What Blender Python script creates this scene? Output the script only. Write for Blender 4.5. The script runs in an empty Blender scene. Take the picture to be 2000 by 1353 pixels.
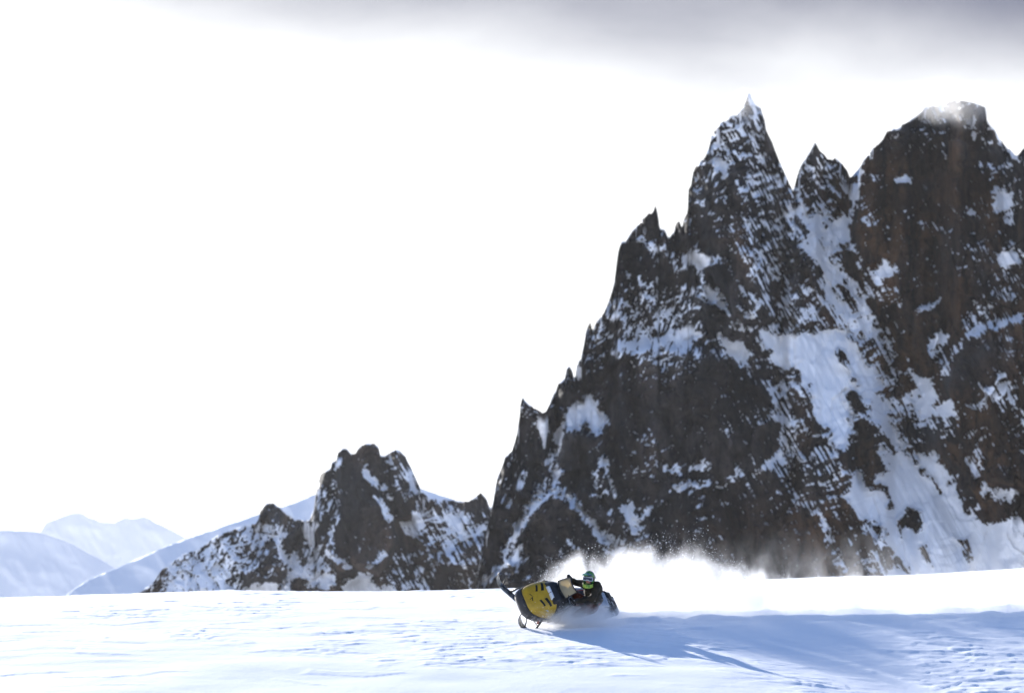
import bpy, bmesh, math, random
import numpy as np
from mathutils import Vector, Matrix

R = math.radians
random.seed(7)
sc = bpy.context.scene
col = sc.collection

# ------------------------------------------------------------------ camera
FPX, CX, CY, HOR = 6667.0, 1000.0, 676.5, 900.0      # focal length in photo pixels, centre, true horizon row
CAM = np.array([0.0, 0.0, 3.385])
PITCH = math.atan((HOR - CY) / FPX)
cam_d = bpy.data.cameras.new('camera')
cam = bpy.data.objects.new('camera', cam_d)
col.objects.link(cam)
cam.location = CAM
cam.rotation_euler = (math.pi / 2 + PITCH, 0, 0)
cam_d.sensor_width = 36.0
cam_d.sensor_fit = 'HORIZONTAL'
cam_d.lens = FPX / 2000 * 36
cam_d.clip_start = 0.5
cam_d.clip_end = 60000
cam_d.dof.use_dof = True
cam_d.dof.focus_distance = 72.8
cam_d.dof.aperture_fstop = 2.2
sc.camera = cam

# ------------------------------------------------------------------ light, sky, exposure
SUN_EL, SUN_AZ = 12.9, -27.0                           # degrees; azimuth from +Y, negative = left
sd = Vector((math.sin(R(SUN_AZ)) * math.cos(R(SUN_EL)), math.cos(R(SUN_AZ)) * math.cos(R(SUN_EL)), math.sin(R(SUN_EL))))
sun_d = bpy.data.lights.new('sun', 'SUN')
sun_d.energy = 5.0
sun_d.angle = R(0.5)
sun_d.color = (1.0, 0.965, 0.92)
sun = bpy.data.objects.new('sun', sun_d)
col.objects.link(sun)
sun.rotation_euler = sd.to_track_quat('Z', 'Y').to_euler()
sun.location = (-40, 60, 60)

def nn(nt, t, **kw):
    n = nt.nodes.new(t)
    for k, v in kw.items():
        setattr(n, k, v)
    return n

def math_n(nt, op, a, b=None, c=None, clamp=False):
    n = nt.nodes.new('ShaderNodeMath')
    n.operation = op
    n.use_clamp = clamp
    for i, v in enumerate((a, b, c)):
        if v is None:
            continue
        if isinstance(v, (int, float)):
            n.inputs[i].default_value = v
        else:
            nt.links.new(v, n.inputs[i])
    return n.outputs[0]

def smooth_n(nt, v, lo, hi, a=0.0, b=1.0):
    n = nt.nodes.new('ShaderNodeMapRange')
    n.interpolation_type = 'SMOOTHSTEP'
    nt.links.new(v, n.inputs['Value'])
    n.inputs['From Min'].default_value = lo
    n.inputs['From Max'].default_value = hi
    n.inputs['To Min'].default_value = a
    n.inputs['To Max'].default_value = b
    return n.outputs['Result']

def mix_n(nt, f, a, b):
    n = nt.nodes.new('ShaderNodeMix')
    n.data_type = 'RGBA'
    for v, s in ((f, n.inputs[0]), (a, n.inputs[6]), (b, n.inputs[7])):
        if isinstance(v, (int, float)):
            s.default_value = v
        elif isinstance(v, (tuple, list)):
            s.default_value = tuple(v) + ((1,) if len(v) == 3 else ())
        else:
            nt.links.new(v, s)
    return n.outputs[2]

def noise_n(nt, vec, scale, detail=4, rough=0.55, dist=0.0):
    n = nt.nodes.new('ShaderNodeTexNoise')
    n.inputs['Scale'].default_value = scale
    n.inputs['Detail'].default_value = detail
    n.inputs['Roughness'].default_value = rough
    n.inputs['Distortion'].default_value = dist
    if vec is not None:
        nt.links.new(vec, n.inputs['Vector'])
    return n.outputs['Fac']

def scale_n(nt, vec, s):
    n = nt.nodes.new('ShaderNodeVectorMath')
    n.operation = 'MULTIPLY'
    nt.links.new(vec, n.inputs[0])
    n.inputs[1].default_value = s
    return n.outputs[0]

world = bpy.data.worlds.new('World')
sc.world = world
world.use_nodes = True
wt = world.node_tree
wt.nodes.clear()
w_out = nn(wt, 'ShaderNodeOutputWorld')
w_bg = nn(wt, 'ShaderNodeBackground')
w_bg.inputs['Strength'].default_value = 0.1
sky = nn(wt, 'ShaderNodeTexSky', sky_type='NISHITA', sun_disc=False)
sky.sun_elevation = R(SUN_EL)
sky.sun_rotation = R(SUN_AZ)
sky.altitude = 2500
sky.air_density = 1.0
sky.dust_density = 0.6
sky.ozone_density = 5.0
w_tc = nn(wt, 'ShaderNodeTexCoord')
w_sep = nn(wt, 'ShaderNodeSeparateXYZ')
wt.links.new(w_tc.outputs['Generated'], w_sep.inputs[0])
w_el = math_n(wt, 'MULTIPLY', math_n(wt, 'ARCSINE', w_sep.outputs[2]), 180 / math.pi)
w_az = math_n(wt, 'MULTIPLY', math_n(wt, 'ARCTAN2', w_sep.outputs[0], w_sep.outputs[1]), 180 / math.pi)
w_n = noise_n(wt, scale_n(wt, w_tc.outputs['Generated'], (1.0, 1.0, 2.2)), 9.0, 5, 0.5, 0.3)
w_n2 = noise_n(wt, scale_n(wt, w_tc.outputs['Generated'], (1.0, 1.0, 1.4)), 4.0, 5, 0.55, 0.2)
# bright veil of lit cloud low down, grey cloud bases above it, clear blue higher up
w_e2 = math_n(wt, 'ADD', w_el, math_n(wt, 'MULTIPLY_ADD', w_n, 2.2, -1.1))
w_e2 = math_n(wt, 'ADD', w_e2, math_n(wt, 'MULTIPLY', math_n(wt, 'SINE', math_n(wt, 'MULTIPLY', w_az, math.pi / 180)), 5.5))
grey_f = smooth_n(wt, w_e2, 5.6, 8.9)
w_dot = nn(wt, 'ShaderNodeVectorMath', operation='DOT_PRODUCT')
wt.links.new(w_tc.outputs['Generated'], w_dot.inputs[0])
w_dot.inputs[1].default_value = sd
veil_f = smooth_n(wt, w_dot.outputs['Value'], -0.3, 0.95)      # lit vapour: white towards the sun, bluer and brightened on the unseen side to light the cliffs
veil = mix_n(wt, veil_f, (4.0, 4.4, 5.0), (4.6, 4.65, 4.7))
cloudc = mix_n(wt, grey_f, veil, mix_n(wt, smooth_n(wt, w_dot.outputs['Value'], -0.3, 0.7), (3.6, 4.0, 4.7), (0.84, 0.90, 1.22)))  # cloud bases on the unseen side also made bright, as fill for the cliffs
cover = smooth_n(wt, math_n(wt, 'ADD', w_el, math_n(wt, 'MULTIPLY_ADD', w_n2, 16.0, -8.0)), 13.0, 27.0, 1.0, 0.0)
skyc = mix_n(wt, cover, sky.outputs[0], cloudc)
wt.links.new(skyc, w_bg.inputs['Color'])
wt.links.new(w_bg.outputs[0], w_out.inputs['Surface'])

sc.view_settings.view_transform = 'Standard'
sc.view_settings.look = 'None'
sc.view_settings.exposure = 1.53
sc.view_settings.gamma = 1.0
sc.view_settings.use_curve_mapping = False
sc.render.engine = 'CYCLES'
cy = sc.cycles
cy.use_denoising = True
cy.denoiser = 'OPENIMAGEDENOISE'
cy.max_bounces = 10
cy.diffuse_bounces = 3
cy.volume_bounces = 6
cy.transparent_max_bounces = 12
cy.volume_step_rate = 1.0
cy.volume_max_steps = 256

# ------------------------------------------------------------------ helpers: rays, noise, meshes
FW = np.array([0, math.cos(PITCH), math.sin(PITCH)])
UPV = np.array([0, -math.sin(PITCH), math.cos(PITCH)])

def ray(u, v):
    d = FW * FPX + np.array([1.0, 0, 0]) * (u - CX) + UPV * (CY - v)
    return d / d[1]

def at(u, v, Y):
    return Vector(CAM + ray(u, v) * Y)

def grid_at(U, V, Y):
    a, b = (U - CX), (CY - V)
    dy = FW[1] * FPX + UPV[1] * b
    dz = FW[2] * FPX + UPV[2] * b
    return np.stack([CAM[0] + a / dy * Y, CAM[1] + Y, CAM[2] + dz / dy * Y], -1)

def _h(ix, iy, seed):
    n = (ix.astype(np.int64) * 374761393 + iy.astype(np.int64) * 668265263 + seed * 974711) & 0xffffffff
    n = ((n ^ (n >> 13)) * 1274126177) & 0xffffffff
    n = ((n ^ (n >> 15)) * 2246822519) & 0xffffffff
    return ((n ^ (n >> 16)) & 0xffffff) / float(0xffffff)

def vnoise(x, y, seed=0):
    ix, iy = np.floor(x), np.floor(y)
    fx, fy = x - ix, y - iy
    fx = fx * fx * fx * (fx * (fx * 6 - 15) + 10)
    fy = fy * fy * fy * (fy * (fy * 6 - 15) + 10)
    a, b = _h(ix, iy, seed), _h(ix + 1, iy, seed)
    c, d = _h(ix, iy + 1, seed), _h(ix + 1, iy + 1, seed)
    return (a + (b - a) * fx) * (1 - fy) + (c + (d - c) * fx) * fy

def fbm(x, y, octv=4, seed=0, gain=0.5, ridged=False):
    s, a, t = 0.0, 1.0, 0.0
    for o in range(octv):
        n = vnoise(x * 2 ** o + o * 17.3, y * 2 ** o - o * 9.1, seed + o)
        if ridged:
            n = 1 - np.abs(2 * n - 1)
        s = s + n * a
        t += a
        a *= gain
    return s / t

def facets(x, y, seed=0, tilt=0.6):
    ix, iy = np.floor(x), np.floor(y)
    best = np.full(x.shape, 1e9)
    out = np.zeros(x.shape)
    for dx in (-1, 0, 1):
        for dy in (-1, 0, 1):
            cx, cy_ = ix + dx, iy + dy
            px = cx + _h(cx, cy_, seed)
            py = cy_ + _h(cx, cy_, seed + 1)
            d = (x - px) ** 2 + (y - py) ** 2
            h = _h(cx, cy_, seed + 2) + tilt * ((_h(cx, cy_, seed + 3) - .5) * 2 * (x - px) + (_h(cx, cy_, seed + 4) - .5) * 2 * (y - py))
            m = d < best
            best = np.where(m, d, best)
            out = np.where(m, h, out)
    return out

def sstep(x, a, b):
    t = np.clip((x - a) / (b - a), 0, 1)
    return t * t * (3 - 2 * t)

def seg_dist(U, V, pts):
    d = np.full(U.shape, 1e9)
    for (x0, y0), (x1, y1) in zip(pts[:-1], pts[1:]):
        ex, ey = x1 - x0, y1 - y0
        t = np.clip(((U - x0) * ex + (V - y0) * ey) / (ex * ex + ey * ey + 1e-9), 0, 1)
        d = np.minimum(d, (U - x0 - t * ex) ** 2 + (V - y0 - t * ey) ** 2)
    return np.sqrt(d)

def sdf_poly(U, V, pts):
    d = seg_dist(U, V, list(pts) + [pts[0]])
    ins = np.zeros(U.shape, bool)
    n = len(pts)
    for i in range(n):
        x0, y0 = pts[i]
        x1, y1 = pts[(i + 1) % n]
        if y0 == y1:
            continue
        c = ((y0 > V) != (y1 > V)) & (U < (x1 - x0) * (V - y0) / (y1 - y0) + x0)
        ins ^= c
    return np.where(ins, -d, d)

def rank01(a):
    o = np.argsort(a.ravel(), kind='stable')
    r = np.empty(o.size)
    r[o] = np.linspace(0, 1, o.size)
    return r.reshape(a.shape)

def np_mesh(name, verts, quads, mat, smooth=True, attrs=None):
    me = bpy.data.meshes.new(name)
    verts = np.asarray(verts, np.float32).reshape(-1, 3)
    quads = np.asarray(quads, np.int32).reshape(-1, 4)
    me.vertices.add(len(verts))
    me.vertices.foreach_set('co', verts.ravel())
    me.loops.add(quads.size)
    me.loops.foreach_set('vertex_index', quads.ravel())
    me.polygons.add(len(quads))
    me.polygons.foreach_set('loop_start', np.arange(0, quads.size, 4, dtype=np.int32))
    me.polygons.foreach_set('use_smooth', np.full(len(quads), smooth))
    me.update(calc_edges=True)
    for k, a in (attrs or {}).items():
        at_ = me.attributes.new(k, 'FLOAT', 'POINT')
        at_.data.foreach_set('value', np.asarray(a, np.float32).ravel())
    me.validate()
    me.materials.append(mat)
    o = bpy.data.objects.new(name, me)
    col.objects.link(o)
    return o

def grid_quads(nr, nc):
    i = np.arange(nr - 1)[:, None] * nc + np.arange(nc - 1)[None, :]
    return np.stack([i, i + 1, i + nc + 1, i + nc], -1).reshape(-1, 4)

def tag(o, label=None, cat=None, kind=None, group=None):
    for k, v in (('label', label), ('category', cat), ('kind', kind), ('group', group)):
        if v:
            o[k] = v
    return o

def principled(name, base, rough=0.6, metal=0.0, spec=0.3, **kw):
    m = bpy.data.materials.new(name)
    m.use_nodes = True
    b = m.node_tree.nodes['Principled BSDF']
    b.inputs['Base Color'].default_value = (*base, 1)
    b.inputs['Roughness'].default_value = rough
    b.inputs['Metallic'].default_value = metal
    b.inputs['Specular IOR Level'].default_value = spec
    for k, v in kw.items():
        b.inputs[k].default_value = v
    return m

def mottled(name, base, alt, scale, rough=0.6, metal=0.0, spec=0.3, bump=0.0, lo=0.4, hi=0.65):
    m = principled(name, base, rough, metal, spec)
    nt = m.node_tree
    b = nt.nodes['Principled BSDF']
    tc = nn(nt, 'ShaderNodeTexCoord')
    f = noise_n(nt, tc.outputs['Object'], scale, 5, 0.6)
    nt.links.new(mix_n(nt, smooth_n(nt, f, lo, hi), base, alt), b.inputs['Base Color'])
    if bump:
        bn = nn(nt, 'ShaderNodeBump')
        bn.inputs['Strength'].default_value = 0.6
        bn.inputs['Distance'].default_value = bump
        nt.links.new(f, bn.inputs['Height'])
        nt.links.new(bn.outputs[0], b.inputs['Normal'])
    return m

# ------------------------------------------------------------------ materials of the setting
def snow_material():
    m = principled('snow', (0.89, 0.90, 0.92), 0.55, 0, 0.25)
    nt = m.node_tree
    b = nt.nodes['Principled BSDF']
    tc = nn(nt, 'ShaderNodeTexCoord')
    a = noise_n(nt, tc.outputs['Object'], 9.0, 6, 0.65)
    c = noise_n(nt, tc.outputs['Object'], 60.0, 3, 0.6)
    h = math_n(nt, 'ADD', math_n(nt, 'MULTIPLY', a, 1.0), math_n(nt, 'MULTIPLY', c, 0.25))
    bn = nn(nt, 'ShaderNodeBump')
    bn.inputs['Strength'].default_value = 0.5
    bn.inputs['Distance'].default_value = 0.012
    nt.links.new(h, bn.inputs['Height'])
    nt.links.new(bn.outputs[0], b.inputs['Normal'])
    return m

def rock_material(name, cell, warm):
    """cell = metres of the finest shader grain; warm = share of brown rock"""
    m = principled(name, (0.1, 0.09, 0.085), 0.9, 0, 0.15)
    nt = m.node_tree
    b = nt.nodes['Principled BSDF']
    tc = nn(nt, 'ShaderNodeTexCoord')
    P = tc.outputs['Object']
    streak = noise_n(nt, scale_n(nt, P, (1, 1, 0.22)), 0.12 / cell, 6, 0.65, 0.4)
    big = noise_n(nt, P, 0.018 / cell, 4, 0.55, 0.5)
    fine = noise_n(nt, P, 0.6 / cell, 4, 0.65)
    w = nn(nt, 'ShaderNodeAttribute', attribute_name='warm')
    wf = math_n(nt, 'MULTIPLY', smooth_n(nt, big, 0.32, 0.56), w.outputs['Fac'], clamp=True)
    c1 = mix_n(nt, smooth_n(nt, streak, 0.34, 0.66), (0.009, 0.010, 0.012), (0.056, 0.056, 0.059))  # dark end of the streaks paints crevice shade into the rock colour
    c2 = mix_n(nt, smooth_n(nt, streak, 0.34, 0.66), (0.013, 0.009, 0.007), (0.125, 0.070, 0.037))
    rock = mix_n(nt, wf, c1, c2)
    rock = mix_n(nt, smooth_n(nt, noise_n(nt, P, 0.035 / cell, 5, 0.6, 0.3), 0.38, 0.64, 0.6, 0.0), rock, (0.004, 0.004, 0.005))  # broad zones of shade painted into the rock colour by noise
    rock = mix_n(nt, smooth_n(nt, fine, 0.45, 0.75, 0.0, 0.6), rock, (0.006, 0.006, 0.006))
    sn = nn(nt, 'ShaderNodeAttribute', attribute_name='snow')
    sf = smooth_n(nt, math_n(nt, 'ADD', sn.outputs['Fac'], math_n(nt, 'MULTIPLY_ADD', fine, 0.6, -0.3)), 0.22, 0.88)
    nt.links.new(mix_n(nt, sf, rock, (0.92, 0.93, 0.95)), b.inputs['Base Color'])
    bn = nn(nt, 'ShaderNodeBump')
    bn.inputs['Strength'].default_value = 0.7
    bn.inputs['Distance'].default_value = 1.2 * cell
    hh = math_n(nt, 'MULTIPLY', math_n(nt, 'ADD', fine, streak), smooth_n(nt, sf, 0, 1, 1.0, 0.15))
    nt.links.new(hh, bn.inputs['Height'])
    nt.links.new(bn.outputs[0], b.inputs['Normal'])
    return m

M_SNOW = snow_material()

# ------------------------------------------------------------------ ground: a snow roll in front, falling away behind
_ys = np.concatenate([np.arange(-700, 260, 0.25), np.arange(260, 27600, 10.0)])
def _slope(y):
    s = np.where(y < 72, 0.075, 0.075 - 0.008 * (y - 72))
    s = np.where(y > 96, np.maximum(-0.117 - 0.004 * (y - 96), -0.30), s)
    s = np.where(y > 190, -0.30 + 0.24 * sstep(y, 190, 420), s)
    near = -0.075 + 0.15 * sstep(y, 46, 60)               # the hollow between photographer and slope
    s = np.where(y < 60, near, s)
    return np.where(y < -20, 0.0, s)
_zs = np.concatenate([[0], np.cumsum((_slope(_ys[:-1]) + _slope(_ys[1:])) / 2 * np.diff(_ys))])
_zs -= np.interp(74.0, _ys, _zs)
_cr_u = [-1500, -400, 0, 200, 500, 900, 1150, 1430, 1600, 1850, 2000, 2400, 3600]
_cr_v = [1200, 1178, 1167, 1160, 1155, 1152, 1146, 1133, 1128, 1121, 1110, 1080, 1050]
_cr_x = [(u - CX) / FPX * 86 for u in _cr_u]
_cr_z = [(1152.5 - v) / FPX * 86 for v in _cr_v]

TRACK_PX = [(1085, 1208), (1200, 1203), (1350, 1200), (1500, 1198), (1700, 1195), (1900, 1192), (2100, 1189), (2400, 1184)]

def ground_base(x, y):
    x, y = np.asarray(x, float), np.asarray(y, float)
    dz = np.interp(x, _cr_x, _cr_z)
    for s in (-2.2, -1.1, 1.1, 2.2):
        dz = dz + np.interp(x + s, _cr_x, _cr_z)
    dz = dz / 5
    k = 0.15 + 0.85 * sstep(y, 70, 84)
    steep = sstep(x - 0.35 * (73.0 - y), 1.2, 5.0) * np.clip(73.6 - y, 0, 14)      # the lower right falls away more steeply
    return np.interp(y, _ys, _zs) + dz * k - 0.037 * steep

def hit_ground(u, v):
    r = ray(u, v)
    t = np.arange(56, 100, 0.01)
    z = CAM[2] + r[2] * t
    g = ground_base(r[0] * t, t)
    i = np.argmax(z < g)
    return Vector(CAM + r * t[i]) if z[i] < g[i] else Vector(CAM + r * 86.0)

TRACK = [hit_ground(u, v) for u, v in TRACK_PX]

def build_ground():
    xd = np.arange(-17, 17.001, 0.045)
    xo = 17 + np.cumsum(0.05 * 1.13 ** np.arange(95))
    xo = xo[xo < 8500]
    xo = np.append(xo, 8500)
    xs = np.concatenate([-xo[::-1], xd, xo])
    yd = np.arange(57, 90.001, 0.085)
    yf = 90 + np.cumsum(0.09 * 1.12 ** np.arange(120))
    yf = np.append(yf[yf < 26000], 26000)
    yn = 57 - np.cumsum(0.1 * 1.13 ** np.arange(90))
    yn = np.append(yn[yn > -600], -600)
    ys = np.concatenate([yn[::-1], yd, yf])
    X, Y = np.meshgrid(xs, ys)
    Z = ground_base(X, Y)
    fade = sstep(Y, 40, 56) * (1 - sstep(Y, 92, 130)) * (1 - sstep(np.abs(X), 18, 40))
    # soft wind drifts
    wx, wy = X + 0.6 * fbm(X * .3, Y * .3, 2, 5), Y + 0.5 * fbm(X * .4, Y * .4, 2, 9)
    big = (fbm(wx * .16, wy * .22, 3, 11) - .5) * 0.16
    mid = (fbm(wx * .7, wy * .9, 3, 21) - .5) * 0.017
    fine = (fbm(wx * 3.0, wy * 3.6, 3, 31) - .5) * 0.004
    # sastrugi: undercut scales of crust, in patches
    patch = sstep(fbm(X * .33 + 4, Y * .22, 3, 41), 0.47, 0.66)
    sc1 = facets(wx * 1.15 + 3, wy * 1.9, 51, 0.8)
    scales = (sstep(sc1, 0.62, 0.66) * 0.014 + sstep(facets(wx * 2.6, wy * 4.3, 57, .8), 0.7, 0.78) * 0.009) * patch
    lone = sstep(facets(wx * .6 + 9, wy * 1.1, 61, 0.9), 0.97, 1.02) * 0.010
    rough = sstep(X, 1.5, 6.0) * (1 - sstep(Y, 74.2, 75.4))            # fallen powder and chunks beside the track
    rel = big + mid + fine + scales + lone + rough * ((fbm(wx * 1.1 + .5 * wy, wy * .8, 3, 91) - .5) * 0.03 + sstep(facets(wx * 1.8, wy * 2.4, 95, .9), .72, .86) * 0.006)
    ripl = np.exp(-((X + 9.5) / 4.5) ** 2 - ((Y - 68.5) / 3.0) ** 2)
    rel = rel + ripl * ((fbm(wx * .8, wy * 2.2, 4, 97, .6) - .5) * 0.03)
    # track cut by the sled on its way here
    tr = [(p.x, p.y) for p in TRACK]
    near = (np.abs(X - 8) < 14) & (Y > 66) & (Y < 84)
    D = np.full(X.shape, 9.0)
    D[near] = seg_dist(X[near], Y[near], tr)
    n = fbm(X * 1.4, Y * 1.4, 3, 71) - .5
    rel = rel - 0.13 * (1 - sstep(D + n * .5, 0.12, 0.42)) + 0.10 * np.exp(-((D - .55 - n * .5) / .22) ** 2) * (0.5 + n)
    rel = rel + 0.05 * (fbm(X * 2.6, Y * 2.6, 3, 77) - .5) * (1 - sstep(D, .5, 1.3))
    Z = Z + rel * fade
    far = sstep(Y, 300, 900)
    Z = Z + far * (fbm(X / 240, Y / 240, 4, 81) - .5) * 24
    nr, nc = X.shape
    o = np_mesh('snow_ground', np.stack([X, Y, Z], -1), grid_quads(nr, nc), M_SNOW)
    tag(o, 'wind-scoured white snow slope rolling over to a crest', kind='structure')
    return o
build_ground()

# ------------------------------------------------------------------ mountains: solid relief built from their skylines
def snow_field(U, V, feats, wob):
    F = np.zeros(U.shape)
    RAMP = np.zeros(U.shape)
    w2 = (fbm(U / 8, V / 8, 3, 733, .6) - .5) * 16
    gap = 0.25 + 0.75 * sstep(fbm(U / 13 + 5, V / 13, 3, 741, .6), 0.36, 0.52)
    for f in feats:
        if f[0] == 'p':
            d = sdf_poly(U, V, f[1]) + w2
            s = (f[3] if len(f) > 3 else 7) * 1.7
            fp = sstep(-(d + wob * s), -s, s)
            F = np.maximum(F, f[2] * fp)
            if f[2] >= 0.65:
                RAMP = np.maximum(RAMP, sstep(-d, -8, 8))
        else:
            d = seg_dist(U, V, f[1]) - f[2] * 0.52 + w2 * 0.7
            F = np.maximum(F, f[3] * gap * sstep(-(d + wob * 3), -6, 4))
            if f[3] >= 0.75:
                RAMP = np.maximum(RAMP, sstep(-d, -6, 4))
    return F, RAMP

TOPD = {}
def mountain(name, sky_px, vbase, Y0, lean, du, nrow, relief, mat, feats=(), holes=(), push=(), base_snow=0.06,
             back_lean=0.8, jag=2.0, warm=None, rows_back=24, seed=0, density_fn=None, pivot=1400, ramp=0.8):
    u0, u1 = sky_px[0][0], sky_px[-1][0]
    us = np.arange(u0, u1 + .01, du)
    top = np.interp(us, [p[0] for p in sky_px], [p[1] for p in sky_px])
    top = top + (fbm(us / 6, us * 0 + 3.3, 3, seed + 100) - .5) * 2 * jag
    pxm = Y0 / FPX
    t = np.linspace(0, 1, nrow)
    U = np.repeat(us[None, :], nrow, 0)
    V = top[None, :] + (vbase - top[None, :]) * t[:, None]
    wob = (fbm(U / 22, V / 22, 4, seed + 200) - .5) * 4
    F, RAMP = snow_field(U, V, feats, wob)
    for h in holes:
        d = sdf_poly(U, V, h[1]) if h[0] == 'p' else seg_dist(U, V, h[1]) - h[2] / 2
        F = F * (1 - 0.95 * sstep(-(d + wob * 5), -6, 5))
    X, Z = (U - CX) * pxm, (HOR - V) * pxm
    calm = 1 - 0.9 * sstep(F, 0.6, 0.99)
    D = Y0 + lean * (Z - (HOR - vbase) * pxm) + relief(X, Z, calm)
    for poly, amt, soft in push:
        d = sdf_poly(U + wob * 3, V, poly)
        D = D + amt * pxm / 0.195 * sstep(-d, -soft, soft)
    flute = fbm((U - .55 * V) / 8, V / 160, 3, seed + 30) - .5
    dv = (vbase - top)[None, :] / (nrow - 1)
    off = -np.cumsum(RAMP * dv, 0) * pxm * ramp                 # cliffs stand steep, snowfields lie back: walk each column down
    off = off - 0.7 * off[-1:, :]
    kw = max(int(9 / du), 1)
    ker = np.hanning(2 * kw + 3)[1:-1]
    ker /= ker.sum()
    pad = np.pad(off, ((0, 0), (kw, kw)), 'edge')
    D = D + sum(pad[:, k:k + off.shape[1]] * w for k, w in enumerate(ker))
    D = D + sstep(F, .6, 1.0) * pxm * 11 * flute
    TOPD[name] = (us, D[0])
    P = grid_at(U, V, D)
    # normals of the front for where snow can lie
    gu, gv = np.gradient(P, axis=1), np.gradient(P, axis=0)
    N = np.cross(gu, gv)
    N /= np.linalg.norm(N, axis=-1, keepdims=True) + 1e-9
    N *= np.sign(-N[..., 1:2] + 1e-6)
    nzr = rank01(N[..., 2] + 0.12 * (fbm(U / 6, V / 8, 3, seed + 300) - .5))
    mixf = sstep(U + 60 * (vnoise(U / 60, V / 60, seed + 8) - .5), pivot - 60, pivot + 60)
    spl = fbm((U + .4 * V) / 4.5, (V - .4 * U) / 15, 4, seed + 310, 0.62)
    spr = fbm((U - .55 * V) / 3.8, (V + .55 * U) / 34, 4, seed + 314, 0.62)
    sp = rank01(spl * (1 - mixf) + spr * mixf)
    S = rank01(0.52 * nzr + 0.48 * sp)
    dens = base_snow * 2.6 * sstep(fbm(U / 70, V / 70, 4, seed + 320, .6), 0.4, 0.75) if density_fn is None else density_fn(U, V)
    F = np.maximum(F, dens)
    thr = 1 - F
    snow = sstep(S, thr - 0.10, thr + 0.10)
    snow = np.maximum(snow, sstep(F, 0.72, 0.88))
    edge = 1 - sstep((V - top[None, :]), 1.0, 5.0)
    snow = np.maximum(snow, edge * (vnoise(us / 9, us * 0, seed + 9) > 0.45)[None, :] * 0.9 * (base_snow > 0))
    wm = np.full(U.shape, 0.5) if warm is None else warm(U, V)
    # back of the mountain
    tb = np.linspace(0, 1, rows_back)[1:]
    Ub = np.repeat(us[None, :], rows_back - 1, 0)
    Vb = top[None, :] + (vbase - top[None, :]) * tb[:, None]
    Zb = (HOR - Vb) * pxm
    Zt = (HOR - top) * pxm
    Db = D[0][None, :] + back_lean * (Zt[None, :] - Zb) + 0.4 * (relief((Ub - CX) * pxm + 300, Zb, np.ones(Ub.shape)) + 4) * sstep(tb, 0, .2)[:, None]
    # world height kept level with the front row: walk the rows down in z, outwards in y
    Pb = np.empty(Ub.shape + (3,))
    Pb[..., 0] = P[0, :, 0][None, :]
    Pb[..., 1] = np.maximum(Db, D[0][None, :] + 0.5)
    Pb[..., 2] = P[0, :, 2][None, :] + (P[-1, :, 2] - P[0, :, 2])[None, :] * tb[:, None]
    allP = np.concatenate([Pb[::-1], P], 0)
    sn = np.concatenate([np.full(Ub.shape, 0.7)[::-1], snow], 0)
    wa = np.concatenate([np.full(Ub.shape, 0.5)[::-1], wm], 0)
    nr, nc = sn.shape
    q = grid_quads(nr, nc)
    return np_mesh(name, allP, q, mat, True, {'snow': sn, 'warm': wa})

def rock_relief(scale, amp=1.0, seed=0):
    def f(X, Z, calm):
        x, z = X / scale, Z / scale
        wx = x + 5 * (fbm(x / 14, z / 14, 3, seed + 1) - .5)
        wz = z + 5 * (fbm(x / 14, z / 14, 3, seed + 2) - .5)
        r = -17 * fbm(wx / 26, wz / 90, 3, seed + 3, ridged=True)
        r = r - 9 * fbm((wx + .35 * wz) / 11, wz / 30, 3, seed + 4, ridged=True)
        r = r - 4.0 * facets(wx / 8, wz / 12, seed + 5, .9)
        q = (wz + .38 * wx + 6 * (fbm(x / 9, z / 9, 3, seed + 11) - .5)) / 7.5
        fq = np.floor(q)
        led = fq + sstep(q - fq, 0.72, 1.0) - q
        q2 = (wz - .45 * wx + 5 * (fbm(x / 7, z / 7, 3, seed + 12) - .5)) / 4.2
        f2 = np.floor(q2)
        led2 = f2 + sstep(q2 - f2, 0.7, 1.0) - q2
        r = r + 1.6 * led * sstep(fbm(x / 22, z / 22, 3, seed + 13), .35, .6) + 1.9 * led2 * sstep(fbm(x / 17, z / 17, 3, seed + 14), .42, .62)
        fine = -1.1 * facets((wx + .3 * wz) / 3.1, (wz - .3 * wx) / 3.6, seed + 7, 1.0) - 3.6 * fbm(wx / 3.4, wz / 4.4, 4, seed + 8, .6)
        return ((r + 14.5) * (0.35 + 0.65 * calm) + (fine + 2.4) * calm) * scale * amp
    return f

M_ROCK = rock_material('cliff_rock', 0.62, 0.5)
M_CRAG = rock_material('crag_rock', 0.9, 0.4)

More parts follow.
